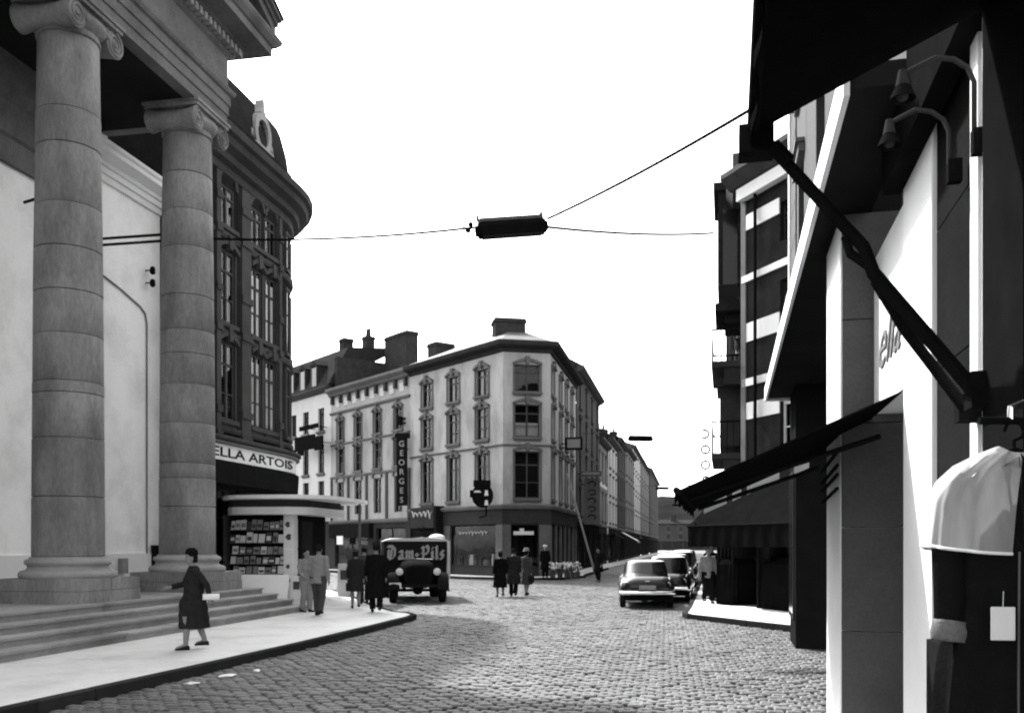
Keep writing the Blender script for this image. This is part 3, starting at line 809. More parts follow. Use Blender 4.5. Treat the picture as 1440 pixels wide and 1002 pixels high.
for fr, L, ops in ((fA1, A1L, ops1), (fA2, A2L, ops2), (fA3, A3L, ops3)):
    facade(bA, fr, L, 3.95, HA, ops, 'facade')
    for o in ops: window(bA, fr, *o, hood='brow', hm='trim')
def wrap(name, prof, m, z=0.0, parent=bA, frs=((fA1, A1L), (fA2, A2L), (fA3, A3L))):
    """moulding that follows the three fronts with mitred corners; prof: (projection, z)"""
    base = []
    pts = [frs[0][0].pt(0, 0)] + [f.pt(L, 0) for f, L in frs]
    nr = [Vector((f.s, -f.c, 0)) for f, L in frs]
    mit = [nr[0]] + [((nr[i] + nr[i + 1]) / (1 + nr[i].dot(nr[i + 1]))) for i in range(len(nr) - 1)] + [nr[-1]]
    mb = MB(); P = [[pts[i] + mit[i] * p + Vector((0, 0, zz)) - parent.location for i in range(len(pts))] for p, zz in prof]
    for a, b in zip(P, P[1:] + P[:1]):
        for i in range(len(a) - 1): mb.quad(a[i], a[i + 1], b[i + 1], b[i])
    mb.add([q[0] for q in P], [tuple(range(len(P)))]); mb.add([q[-1] for q in P], [tuple(range(len(P)))])
    o = mb.build(name, m); o.parent = parent; return o
wrap('cornice', [(-.02, HA - .25), (.12, HA - .2), (.14, HA - .05), (.42, HA + .02), (.55, HA + .10), (.58, HA + .30), (.5, HA + .36), (-.02, HA + .36)], 'cornice_dark')
wrap('string_course', [(-.02, 7.32), (.07, 7.33), (.10, 7.42), (-.02, 7.44)], 'trim')
wrap('shop_cornice', [(-.02, 3.82), (.22, 3.86), (.30, 3.98), (.30, 4.06), (-.02, 4.12)], 'trim')
wrap('shop_fascia', [(-.01, 3.02), (.10, 3.03), (.10, 3.81), (-.01, 3.818)], 'shopfront')
# shop: stone piers with deep plate windows between
def shop(fr, L, piers, wins):
    for a, b in piers:
        mb = MB().box(a, b, -.04, .5, SW, 3.02)
        for z in np.arange(.5, 3.0, .42): mb.box(a - .012, b + .012, -.055, -.041, z, z + .40)
        mb.build('shop_pier', 'trim', bA, fr)
    for a, b in wins:
        MB().box(a, b, .10, .45, SW, .62).build('stall_riser', 'shopfront', bA, fr)
        o = MB().box(a, a + .06, .06, .14, .62, 3.02).box(b - .06, b, .06, .14, .62, 3.02).box(a + .06, b - .06, .06, .14, 2.94, 3.02).box(a + .06, b - .06, .06, .14, .62, .70).build('shop_window', 'win_dark', bA, fr)
        MB().quad((a + .06, .1, .7), (b - .06, .1, .7), (b - .06, .1, 2.94), (a + .06, .1, 2.94)).build('pane', 'glass', o)
        MB().quad((a, 1.5, .6), (b, 1.5, .6), (b, 1.5, 3.02), (a, 1.5, 3.02)).quad((a, .1, .6), (b, .1, .6), (b, 1.5, .6), (a, 1.5, .6)).build('room', 'room', o)
        x = a + .3
        while x < b - .35:
            h = random.uniform(.2, .75); w = random.uniform(.15, .4)
            g = MB().box(-w / 2, w / 2, -.1, .1, 0, h * .7).box(-w * .4, w * .4, -.08, .08, h * .7, h).build('display', random.choice(['paper', 'paper_grey', 'paper_dark', 'cloth_mid']), o)
            g.location = (x, random.uniform(.35, .8), .603); x += w + random.uniform(.08, .3)
shop(fA1, A1L, [(3.9, 4.5), (9.1, A1L)], [(4.5, 9.1)])
shop(fA2, A2L, [(0, .42), (A2L - .6, A2L)], [(.42, A2L - .6)])
shop(fA3, A3L, [(0, .5), (2.2, 2.5), (4.2, 4.5), (6.2, 6.5), (8.2, 8.5), (10.2, 10.5), (11.7, 12.0)], [(.5, 2.2), (2.5, 4.2), (4.5, 6.2), (6.5, 8.2), (8.5, 10.2), (10.5, 11.7)])
MB().box(0, 3.9, .1, .4, SW, 3.02).build('shop_back', 'shop_dark', bA, fA1)
def scribble(w, h, n, m, depth=.012):
    """a line of brush script, too far off to read"""
    mb = MB(); pts = []
    for i in range(n * 6 + 1):
        t = i / (n * 6); a = i * math.pi / 3
        tall = 1.0 if (i // 6) % 4 in (0, 3) else .55
        pts.append((w * t + .05 * math.sin(a), 0, h * .5 + h * .5 * tall * math.cos(a) * (.8 + .2 * math.sin(i * 1.7))))
    mb.tube(pts, [(h * .10, depth)] * len(pts), 5)
    return mb.mesh('script', m)
link('window_lettering', scribble(2.9, .26, 9, 'signboard'), bA, fA1.sub(5.3, .05, 0, 2.42))
MB().box(.6, 1.75, .03, .058, 2.42, 2.62).box(.95, 1.2, .03, .058, 2.62, 2.78).build('window_card', 'paper', bA, fA2)
# roof and chimneys
def P3(fr, x, y, z): return fr.pt(x, y, z)
mb = MB()
e = [fA1.pt(0, -.45, HA + .36), fA1.pt(A1L, -.45, HA + .36), fA2.pt(A2L, -.45, HA + .36), fA3.pt(A3L, -.45, HA + .36)]
e[1] = (fA1.pt(A1L, -.45, HA + .36) + fA2.pt(0, -.45, HA + .36)) / 2; e[2] = (fA2.pt(A2L, -.45, HA + .36) + fA3.pt(0, -.45, HA + .36)) / 2
rg = [fA1.pt(0, 3.6, HA + 2.0), fA2.pt(A2L / 2, 4.2, HA + 2.1), fA3.pt(A3L, 3.6, HA + 2.0)]
L0 = bA.location
mb.add([q - L0 for q in e + rg], [(0, 1, 5, 4), (1, 2, 5), (2, 3, 6, 5)])
o = mb.build('roof', 'slate_light'); o.parent = bA
chimney(bA, fA2, A2L / 2 - 1.3, A2L / 2 + .5, 2.6, 3.8, HA + .9, 15.05)
chimney(bA, fA1, -.5, .55, 1.6, 3.0, HA + .2, 14.9, pots=0)
chimney(bA, fA3, 3.0, 4.0, 2.6, 3.6, HA + .3, 14.1)
# party wall sides so the house is closed
MB().box(0, .1, .3, 9, 0, HA).build('party_wall', 'facade_b', bA, fA1)

# B: stucco terrace with four bays
BL = 11.0
fB = Frame((fA1.o.x - BL * math.cos(R(dirA)), fA1.o.y - BL * math.sin(R(dirA))), dirA)
bB = thing('terrace_house', 'grey stucco terrace house of four bays with bracketed attic frieze', 'building', fB.pt(5, 4))
HB = 13.1
BB = [(4.0, 6.35, 'arch'), (7.0, 8.75, 'brow'), (9.35, 10.8, 'brow')]
opsB = [(cxw - .52, cxw + .52, a, b) for cxw in (1.5, 4.1, 6.8, 9.5) for a, b, h in BB]
facade(bB, fB, BL, 3.4, HB, opsB, 'facade_b')
for i, o in enumerate(opsB): window(bB, fB, *o, hood=BB[i % 3][2], sill=(i % 3 != 0), hm='trim')
for z0, z1, p in ((6.62, 6.78, .10), (9.0, 9.12, .10), (11.25, 11.42, .14), (12.75, 13.1, .5), (12.55, 12.75, .25), (3.35, 3.6, .2)):
    MB().mould([(0, z0), (-p * .6, z0), (-p, (z0 + z1) / 2), (-p, z1), (0, z1)], 0, BL - .01).build('moulding', 'trim', bB, fB)
for k in range(9):
    x = .3 + k * 1.27
    MB().plate([(x, 12.0), (x + .22, 12.0), (x + .22, 12.74), (x, 12.74)], -.22, -.003).build('bracket', 'trim_dark', bB, fB)
    if k < 8: MB().box(x + .45, x + 1.05, -.03, -.003, 11.75, 12.3).build('frieze_panel', 'facade_c', bB, fB)
for k in range(5):
    x = (.0, 2.55, 5.2, 7.9, 10.7)[k]
    MB().box(x, x + .28, -.06, -.003, 3.6, 6.6).build('pilaster', 'trim_dark', bB, fB)
mb = MB().add([(0, -.45, HB), (BL, -.45, HB), (BL, 4, HB + 1.5), (0, 4, HB + 1.5)], [(0, 1, 2, 3)]); mb.build('roof', 'slate_light', bB, fB)
facade(bB, fB, BL, 0, 3.34, [(.6, 5.4, .3, 3.0), (6.6, 10.4, .3, 3.0)], 'shopfront', name='shop_wall')
for a, b in ((.6, 5.4), (6.6, 10.4)):
    window(bB, fB, a, b, .3, 3.0, sill=False, fm='win_dark', curtain='no')
MB().box(.3, 6.2, -.32, -.004, 2.35, 3.34).build('shop_blind', 'shop_dark', bB, fB)
MB().box(1.6, 2.5, -.36, -.321, 1.9, 2.5).build('shop_card', 'paper', bB, fB)

# C: white house with slate mansard, beyond
CL = 12.0
fC = Frame((fB.o.x - CL * math.cos(R(dirA)), fB.o.y - CL * math.sin(R(dirA))), dirA)
bC = thing('white_house', 'white plastered house with dark mansard roof, dormers and iron balcony', 'building', fC.pt(6, 4))
HC = 13.35
BC = [(4.3, 6.6), (7.2, 8.9 + .4), (10.3, 12.0)]
opsC = [(cxw - .5, cxw + .5, a, b) for cxw in (1.2, 3.4, 5.6, 7.8, 10.4) for a, b in BC]
facade(bC, fC, CL, 3.6, HC, opsC, 'facade_c')
for o in opsC: window(bC, fC, *o, hood=None, hm='trim', fm='win_dark')
facade(bC, fC, CL, 0, 3.6, [(1, 5.4, .3, 3.0), (6.4, 11, .3, 3.0)], 'shopfront', name='shop_wall')
for a, b in ((1, 5.4), (6.4, 11)): window(bC, fC, a, b, .3, 3.0, sill=False, fm='win_dark', curtain='no')
MB().mould([(0, HC - .3), (-.2, HC - .25), (-.45, HC), (-.45, HC + .1), (0, HC + .1)], 0, CL - .02).build('cornice', 'trim_dark', bC, fC)
MB().add([(0, -.3, HC + .1), (CL, -.3, HC + .1), (CL, 1.4, HC + 3.1), (0, 1.4, HC + 3.1), (0, 6, HC + 3.6), (CL, 6, HC + 3.6)], [(0, 1, 2, 3), (3, 2, 5, 4), (1, 5, 2)]).build('roof', 'slate', bC, fC)
for x in (5.0, 7.0, 9.0):
    d = MB().box(x, x + 1.0, -.1, 1.4, HC + .1, HC + 1.9).plate([(x - .15, HC + 1.9), (x + 1.15, HC + 1.9), (x + .5, HC + 2.35)], -.2, 1.6).build('dormer', 'slate', bC, fC)
    MB().box(x + .12, x + .88, -.14, -.1, HC + .35, HC + 1.75).build('pane', 'pane_far', d)
    MB().box(x + .04, x + .12, -.17, -.101, HC + .25, HC + 1.85).box(x + .88, x + .96, -.17, -.101, HC + .25, HC + 1.85).build('dormer_frame', 'win_frame', d)
chimney(bC, fC, 8.6, 9.4, 2.4, 3.2, HC + 2.5, HC + 4.4); chimney(bC, fC, 10.8, 11.5, 3.2, 3.9, HC + 2.5, HC + 4.3, pots=2)
MB().box(CL - .02, CL + .4, .3, 5.0, HC - 1, HC + 2.2).build('party_wall', 'chimney', bC, fC)
chimney(bC, fC, CL + .45, CL + 3.6, 4.2, 5.2, HC + .5, HC + 4.1, pots=0)
b_ = MB().box(6.8, 11.6, -.8, -.003, 4.0, 4.14)
bo = b_.build('balcony', 'trim', bC, fC)
mb = MB().box(6.8, 11.6, -.78, -.74, 5.0, 5.05).box(6.8, 11.6, -.78, -.74, 4.2, 4.24)
for i in range(33): mb.box(6.8 + i * .149, 6.83 + i * .149, -.775, -.745, 4.14, 5.0)
mb.build('railing', 'iron', bo)
# dark sign frames on the white house
for (x, z, w, h, y) in ((8.9, 10.35, 3.0, .32, -1.0), (8.3, 8.7, 4.6, 1.2, -1.1)):
    s = local_thing('roof_letter_sign', 'dark upper bar of sign boards fixed before the white house' if h < .5 else 'large dark ragged sign board fixed before the white house windows', 'sign', fC.pt(x, y, z), fC.th)
    mb = MB().box(0, w, -.06, .06, 0, h)
    if h > 1: mb = MB().box(0, w * .72, -.06, .06, .15, h).box(w * .72, w, -.06, .06, 0, h * .82).box(w * .1, w * .3, -.06, .06, -.2, .15)
    mb.build('board', 'black', s)
    MB().tube([(w * .2, 0, h * .5), (w * .2, -y, h * .5)], .03, 6).tube([(w * .8, 0, h * .5), (w * .8, -y, h * .5)], .03, 6).build('bracket', 'iron', s)
# D and the street beyond it
def row_house(fr, L, H, floors, nb, m, label, tm='trim', roof='slate', rh=1.6, shopm='shopfront', name='street_house', gh=3.5, ch=(), bandm=None):
    b = thing(name, label, 'building', fr.pt(L / 2, 4))
    ops = []; fh = (H - gh - .5) / floors
    for k in range(floors):
        for i in range(nb):
            c = L * (i + .5) / nb; ops.append((c - min(.55, L / nb * .3), c + min(.55, L / nb * .3), gh + .55 + k * fh, gh + .55 + k * fh + fh * .68))
    facade(b, fr, L, gh, H, ops, m)
    for o in ops: window(b, fr, *o, hood='flat', hm=tm, far=True)
    n = max(1, int(L / 4)); ops = [(L * i / n + .35, L * (i + 1) / n - .35, .4, gh - .6) for i in range(n)]
    facade(b, fr, L, 0, gh - .01, ops, shopm, name='shop_wall')
    for o in ops: window(b, fr, *o, sill=False, fm='win_dark', far=True)
    MB().mould([(0, H - .3), (-.25, H - .2), (-.5, H), (-.5, H + .15), (0, H + .15)], 0, L - .01).build('cornice', 'trim_dark', b, fr)
    MB().mould([(0, gh - .05), (-.2, gh), (-.2, gh + .12), (0, gh + .15)], 0, L - .01).build('shop_cornice', tm, b, fr)
    if bandm: MB().box(0, L - .01, -.03, -.003, gh + fh + .05, gh + fh + .5).build('band', bandm, b, fr)
    MB().add([(0, -.4, H + .15), (L, -.4, H + .15), (L, 4, H + rh), (0, 4, H + rh), (0, 9, H), (L, 9, H)], [(0, 1, 2, 3), (3, 2, 5, 4), (0, 3, 4), (1, 5, 2)]).build('roof', roof, b, fr)
    MB().box(0, .12, .25, 9, 0, H).box(L - .14, L - .02, .25, 9, 0, H).build('party_wall', m, b, fr)
    for (x, w, h) in ch: chimney(b, fr, x, x + w, 2.5, 3.5, H + .4, H + h, pots=2)
    return b
bD = row_house(fA3.sub(A3L + .02, -.06), 16.0, 14.0, 4, 4, 'facade_d', 'tall dark brick house with deep eaves beside the cream corner house', 'trim_dark', rh=2.6, shopm='shop_dark', ch=((7, 1.6, 2.9), (13, 1.6, 3.2)))
t = A3L + 16.06
for (L, H, fl, nb, m, lab, bm, rf) in ((9, 11.0, 2, 3, 'facade_e', 'low grey house with white band between floors beyond the dark house', 'white_trim', 'slate'),
        (11, 12.0, 3, 3, 'facade_c', 'pale narrow house in the row down the street', None, 'slate'),
        (12, 13.2, 3, 4, 'facade_d', 'dark mid-street house with plain front', None, 'slate'),
        (17, 13.6, 3, 4, 'facade_e', 'grey house with wide front halfway down the street', None, 'slate'),
        (21, 15.5, 4, 4, 'facade_c', 'tall pale house standing above its neighbours down the street', None, 'slate_light'),
        (30, 15.5, 4, 5, 'facade_e', 'long grey block near the far end of the street', None, 'slate'),
        (48, 16.5, 4, 7, 'facade_d', 'dark block closing the left row at the far end of the street', None, 'slate')):
    row_house(fA3.sub(t, random.uniform(-.15, .15)), L, H, fl, nb, m, lab, bandm=bm, roof=rf, ch=((L * .2, 1.4, 2.6), (L * .75, 1.2, 2.3))); t += L + .04
# pavements of the far corner
kB = [w2(fC, 0, -2.0), w2(fA1, 0, -1.9), w2(fA1, A1L - 1.0, -1.9)]
c0, c1 = fA2.pt(.3, -2.3), fA2.pt(A2L, -2.2)
kB += [(c0.x, c0.y), (c1.x, c1.y), w2(fA3, 1.2, -1.8), w2(fA3, 4, -1.55), w2(fA3, 20, -1.5), w2(fA3, 80, -1.5), w2(fA3, 220, -1.5)]
pavement('far_pavement', kB + [w2(fA3, 220, 4), w2(fA3, 6, 3), w2(fA1, 0, 4), w2(fC, 0, 4)], kB[:8])

# ------------------------------------------------------------------ near shop on the right: pillars, canopy, awnings
DN = math.degrees(math.atan2(.974, .227))                 # direction of that wall, away from the camera
NF = Frame((2.55, 5.6), DN + 180)                         # x runs towards the camera, y into the building
def sY(Y): return -(Y - 5.6) / .974                       # local x of the wall point at depth Y
near = thing('shop_building', 'shop building with white pillars, grey granite panels and long thin canopy', 'building', NF.pt(0, 2))
x1182, x1163 = sY(8.05), sY(9.15)
CZ = 4.73
def nb(name, m, ya, yb, p0, p1, z0, z1, par=None, bevel=0.0):
    """box from depth ya to yb, standing p0..p1 proud of the wall (negative is inside)"""
    a, b = sorted((sY(ya), sY(yb)))
    return MB().box(a, b, -p1, -p0, z0, z1).build(name, m, par or near, NF, bevel=bevel)
nb('white_pillar', 'white_paint', 8.05, 9.15, -.6, .25, 0, CZ, bevel=.01)
nb('white_pillar', 'white_paint', 5.64, 6.55, -.5, .0, 0, CZ, bevel=.01)
nb('white_jamb', 'white_paint', 4.52, 4.66, -.3, .02, 0, CZ)
nb('white_jamb', 'white_paint', 4.14, 4.40, -.3, .03, 0, CZ)
nb('notice', 'paper', 4.20, 4.33, .031, .036, 2.30, 2.55)
nb('notice_print', 'paper_dark', 4.23, 4.30, .037, .039, 2.33, 2.42)
nb('frame_bar', 'black', 4.40, 4.52, -.3, -.02, 0, CZ)
# granite slabs with joints
for z0, z1 in ((0, 1.28), (1.29, 2.05), (2.06, 2.9), (2.91, 3.75), (3.76, CZ - .01)):
    nb('granite_slab', 'granite_shaded', 4.665, 5.635, -.2, -.03 if z1 > 1.3 else .03, z0, z1)
# recessed bay: side panels, window, mullion
nb('bay_back', 'shop_dark', 6.55, 8.05, -.9, -.85, 0, CZ)
for z0, z1 in ((0, 1.1), (1.11, 2.0), (2.01, 2.9), (2.91, 3.8), (3.81, CZ - .01)):
    nb('granite_slab', 'granite', 7.985, 8.045, -.55, .24, z0, z1)
o = nb('window_frame', 'iron', 7.90, 7.98, -.60, -.53, .35, 2.95)
nb('window_frame', 'iron', 7.2, 7.26, -.60, -.53, .35, 2.95)
a, b = sorted((sY(6.56), sY(7.9)))
MB().quad((a, .56, .35), (b, .56, .35), (b, .56, 2.95), (a, .56, 2.95)).build('pane', 'glass', near, NF)
nb('stall_riser', 'granite', 6.56, 7.9, -.8, -.5, 0, .35)
sg = nb('sign_panel', 'signboard', 6.56, 7.98, -.3, -.02, 2.98, 4.3)
lm = link('lettering', text_mesh('ella', .42, 'trim', shear=.45, width=1.0), near, NF.sub(sY(7.75), .012, 0, 3.30))
nb('shop_window_dark', 'black', 1.2, 4.13, -.4, -.05, 0, CZ)
nb('dark_pier', 'black', 3.55, 4.12, -.05, .10, 0, CZ)
# canopy, with its pale lip, and the storeys above it
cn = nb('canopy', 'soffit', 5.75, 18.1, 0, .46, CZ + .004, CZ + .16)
nb('canopy_lip', 'white_trim', 5.72, 18.14, .461, .50, CZ - .05, CZ + .20, par=None)
nb('canopy_lip', 'white_trim', 18.101, 18.14, 0, .461, CZ - .05, CZ + .20)
near_ops = []
for Y in (15.6, 12.4, 9.2, 6.0): near_ops += [(sY(Y) - .6, sY(Y) + .6, 6.0, 8.2), (sY(Y) - .6, sY(Y) + .6, 9.6, 11.6)]
facade(near, NF, sY(1.0) - sY(18.0), CZ + .16, 13.5, near_ops, 'facade_d', x0=sY(18.0), name='upper_wall')
for o_ in near_ops: window(near, NF, *o_, hood='flat')
for z in np.arange(5.6, 13.2, .62):
    nb('stone_course', 'facade_d', 16.6, 17.75, .002, .022, z, z + .59)
nb('corner_strip', 'white_trim', 17.78, 18.02, .0, .06, CZ + .2, 13.5)
nb('far_wall', 'facade_d', 17.9, 18.0, -6, -.01, CZ + .17, 13.5)
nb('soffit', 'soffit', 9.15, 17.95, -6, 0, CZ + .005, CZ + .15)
nb('side_wall', 'facade_d', 9.1, 9.15, -6, -.6, 0, CZ)
nb('fascia_box', 'black', 1.0, 6.62, .0, .13, 4.36, CZ - .002)
nb('fascia_box', 'black', 1.0, 5.715, .0, .13, CZ - .001, 6.2)
nb('far_shop', 'shop_dark', 16.6, 18.05, -6, .02, 0, CZ)
o = nb('far_shop_window', 'win_dark', 16.8, 17.9, .021, .05, .5, 3.2)
nb('pane', 'pane_far', 16.9, 17.8, .051, .056, .6, 3.1, par=None)
nb('parapet', 'trim_dark', 1.0, 18.05, -.3, .25, 13.5, 13.9)
nb('roof', 'slate', 1.0, 17.95, -6, -.3, 13.3, 13.5)

# awning over the recessed bay
def awning(name, label, fr, xa, xb, zw, p, zo, m='canvas', val=.22, group=None, scallop=True):
    t = thing(name, label, 'awning', fr.pt((xa + xb) / 2, 0, 0), group)
    n = 8; mb = MB()
    top = [[(xa + (xb - xa) * i / n, -p * j / 4, zw + (zo - zw) * j / 4 - .03 * math.sin(math.pi * j / 4) * math.sin(math.pi * i / n)) for i in range(n + 1)] for j in range(5)]
    for j in range(4):
        for i in range(n):
            a, b, c, d = top[j][i], top[j][i + 1], top[j + 1][i + 1], top[j + 1][i]
            mb.quad(a, b, c, d); mb.quad(*[(q[0], q[1], q[2] - .012) for q in (d, c, b, a)])
    for j in range(4):
        for e in (0, n): mb.quad(top[j][e], top[j + 1][e], (*top[j + 1][e][:2], top[j + 1][e][2] - .012), (*top[j][e][:2], top[j][e][2] - .012))
    mb.build('canvas', m, t, fr)
    mb = MB(); k = max(24, 4 * int((xb - xa) / .32))
    for i in range(k):
        x0, x1 = xa + (xb - xa) * i / k, xa + (xb - xa) * (i + 1) / k
        d0, d1 = (val * (.8 + .2 * math.cos(i * math.pi / 2)), val * (.8 + .2 * math.cos((i + 1) * math.pi / 2))) if scallop else (val, val)
        y0, y1 = -p - .012 * math.sin(i * .9), -p - .012 * math.sin((i + 1) * .9)
        mb.add([(x0, y0, zo - .02), (x1, y1, zo - .02), (x1, y1, zo - d1), (x0, y0, zo - d0), (x0, y0 - .01, zo - .02), (x1, y1 - .01, zo - .02), (x1, y1 - .01, zo - d1), (x0, y0 - .01, zo - d0)], [(0, 1, 2, 3), (7, 6, 5, 4), (3, 2, 6, 7)])
    mb.build('valance', m, t, fr)
    MB().tube([(xa - .04, -p - .005, zo), (xb + .04, -p - .005, zo)], .028, 8).build('front_bar', 'iron', t, fr)
    return t
def arm(t, fr, x, p0, z0, p1, z1, r=.022, xe=None, kink=0.0):
    xe = x if xe is None else xe
    mid = (x + (xe - x) * .5, -(p0 + p1) / 2, (z0 + z1) / 2 + kink)
    MB().tube([(x, -p0, z0), mid, (xe, -p1, z1)], r, 8).build('arm', 'iron', t, fr)
aw1 = awning('shop_awning', 'dark canvas awning between the two white pillars of the near shop', NF, sY(10.1), sY(6.6), 2.95, 1.58, 2.26, val=.10)
arm(aw1, NF, sY(7.4), .02, 2.72, 1.52, 2.24)
arm(aw1, NF, sY(9.6), .28, 2.66, 1.52, 2.24)
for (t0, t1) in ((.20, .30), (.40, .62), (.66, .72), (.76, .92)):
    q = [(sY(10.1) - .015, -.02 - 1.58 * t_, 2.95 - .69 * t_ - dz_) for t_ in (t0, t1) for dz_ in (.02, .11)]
    MB().add(q + [(a_ - .004, b_, c_) for a_, b_, c_ in q], [(0, 2, 3, 1), (4, 5, 7, 6), (0, 1, 5, 4), (2, 6, 7, 3), (0, 4, 6, 2), (1, 3, 7, 5)]).build('light_gap_strip', 'cloth_white', aw1, NF)  # white strips painted in for light showing past the awning's far edge
for z in (2.62, 2.50, 2.42, 2.30):
    MB().tube([(sY(9.4), -.27, z - .02), (sY(7.9), -.29, z + .04)], .016, 6).build('bracket', 'iron', aw1, NF)
aw3 = awning('large_shop_awning', 'large dark canvas awning overhead with iron drop arms, above the hanging coat', NF, sY(4.13), sY(1.2), 4.31, 1.09, 3.81, val=.09, scallop=False)
PV = (sY(4.10), .14, 2.54)
MB().tube([(PV[0], -PV[1], PV[2]), (sY(4.12), -.56, 3.10), (sY(4.12), -.60, 3.22), (sY(4.13), -1.07, 3.80)], [.034, .032, .03, .028], 8).build('arm', 'iron', aw3, NF)
MB().tube([(sY(4.45), -.10, 2.52), (sY(4.25), -.40, 2.86), (sY(4.13), -.55, 3.07)], .026, 8).build('arm', 'iron', aw3, NF)
MB().tube([(sY(4.13), -.56, 3.12), (sY(4.13), -.66, 3.20), (sY(4.14), -.68, 3.28)], .022, 6).build('arm_joint', 'iron', aw3, NF)
MB().box(PV[0] - .09, PV[0] + .05, -.16, -.08, 2.46, 2.62).build('pivot', 'iron', aw3, NF)
MB().box(sY(4.5) - .05, sY(4.5) + .05, -.12, -.0, 2.45, 2.58).build('pivot', 'iron', aw3, NF)
MB().box(sY(4.16) - .07, sY(4.16) + .07, -1.16, -1.0, 3.70, 3.83).tube([(sY(4.1), -1.0, 3.72), (sY(4.1), -.93, 3.64)], .03, 6).build('bar_end', 'iron', aw3, NF)
MB().tube([(sY(4.13), -.05, 4.36), (sY(1.2), -.05, 4.36)], .07, 10).build('roller', 'canvas', aw3, NF)
MB().box(sY(4.135), sY(1.2), -.12, -.0, 4.30, 4.72).build('roller_box', 'black', aw3, NF)
# gooseneck lamps over the fascia
for (Y, zb, zt, hx, lab) in ((4.42, 3.82, 4.22, .36, 'bent pale gooseneck lamp above the white window jamb'), (4.92, 3.88, 4.20, .34, 'bent pale gooseneck lamp above the granite panel')):
    t = thing('gooseneck_lamp', lab, 'lamp', NF.pt(sY(Y), 0, zb))
    x = sY(Y)
    pts = [(x, -.06, zb), (x, -.06, zt - .15)] + [(x - .0 - .10 * math.sin(R(a)) * .5, -.06 - .16 * (1 - math.cos(R(a))), zt - .15 + .16 * math.sin(R(a))) for a in (30, 60, 90)] + [(x - .12, -hx, zt - .02)]
    MB().tube(pts, .013, 8).build('stem', 'shopfront', t, NF)
    MB().lathe([(.02, zt - .0), (.03, zt - .05), (.035, zt - .08)], 10, (x - .12, -hx)).build('collar', 'shopfront', t, NF)
    MB().lathe([(.03, zt - .08), (.045, zt - .10), (.065, zt - .145), (.06, zt - .145), (.04, zt - .10)], 14, (x - .12, -hx), cap=False).build('shade', 'iron', t, NF, smooth=True)
    MB().ball((x - .12, -hx, zt - .125), .03, 10, 8).build('bulb', 'shopfront', t, NF)
    MB().box(x - .03, x + .03, -.07, .0, zb - .1, zb + .02).build('bracket', 'iron', t, NF)

# ------------------------------------------------------------------ coat on a hanger under the awning
CP = Vector((1.585, 2.92, 0)); cang = math.atan2(.25, .97)
coat = local_thing('hanging_coat', 'dark coat on a hanger with clear plastic shoulder cape and white price tag', 'coat', (CP.x, CP.y, 2.12), -.12)
def ell(cx_, cy_, z, a, b, n=40, fold=0.0, nf=7, ph=0.0, p=2.4):
    r_ = []
    for i in range(n):
        t = 2 * math.pi * i / n; c, s_ = math.cos(t), math.sin(t)
        k = 1 + fold * math.sin(nf * t + ph)
        r_.append((cx_ + a * k * abs(c) ** (2 / p) * (1 if c >= 0 else -1), cy_ + b * k * abs(s_) ** (2 / p) * (1 if s_ >= 0 else -1), z))
    return r_
rings = [ell(0, 0, .015, .05, .04), ell(0, 0, -.03, .10, .06), ell(0, 0, -.08, .14, .085, fold=.01), ell(0, 0, -.15, .17, .10, fold=.015), ell(0, 0, -.28, .175, .11, fold=.03), ell(0, 0, -.45, .18, .115, fold=.05, ph=.5), ell(0, 0, -.65, .215, .12, fold=.07, ph=.8), ell(0, 0, -.85, .23, .13, fold=.09, ph=1.0), ell(0, 0, -1.1, .245, .135, fold=.10, ph=1.2)]
bd = MB().loft(rings).build('coat_body', 'cloth_black', coat, smooth=True)
for s in (-1, 1):
    P_ = [(s * .12, 0, -.075), (s * .175, -.01, -.15), (s * .195, -.015, -.28), (s * .20, -.03, -.42), (s * .207, -.045, -.53)]
    sl = MB().tube(P_, [(.045, .06), (.05, .065), (.046, .06), (.042, .054), (.038, .05)], 14).build('sleeve', 'cloth_black', coat, smooth=True)
    MB().tube([(s * (.205 + .0012 * q), -.045 - .001 * q, -.508 - .009 * q) for q in range(8)], [(.041 + .005 * math.sin(math.pi * q / 7) + random.uniform(-.002, .003), .052 + .005 * math.sin(math.pi * q / 7)) for q in range(8)], 22).build('fur_cuff', 'fur', sl, smooth=True, angle=180)
mb = MB()
for s in (-1, 1):
    mb.loft([[(s * (.02 + .0 * i), -.075 - .02, .0), (s * .085, -.085, -.04), (s * .075, -.118, -.18), (s * .012, -.125, -.30)], [(s * .02, -.085, .0), (s * .085, -.075, -.04), (s * .075, -.108, -.18), (s * .012, -.115, -.30)]], cap=False)
mb.build('lapel', 'cloth_dark', coat)
for k in range(3): MB().lathe([(.0, 0), (.015, 0), (.015, .006), (.0, .008)], 12).build('button', 'leather', coat).location = (.012, -.13, -.36 - .15 * k)
MB().tube([(-.03, -.118, -.29), (-.035, -.125, -.5), (-.04, -.135, -.8), (-.045, -.145, -1.08)], .0035, 6).tube([(.05, -.118, -.29), (.035, -.13, -.5), (.0, -.14, -.8), (-.02, -.148, -1.08)], .003, 6).build('front_piping', 'trim', coat)
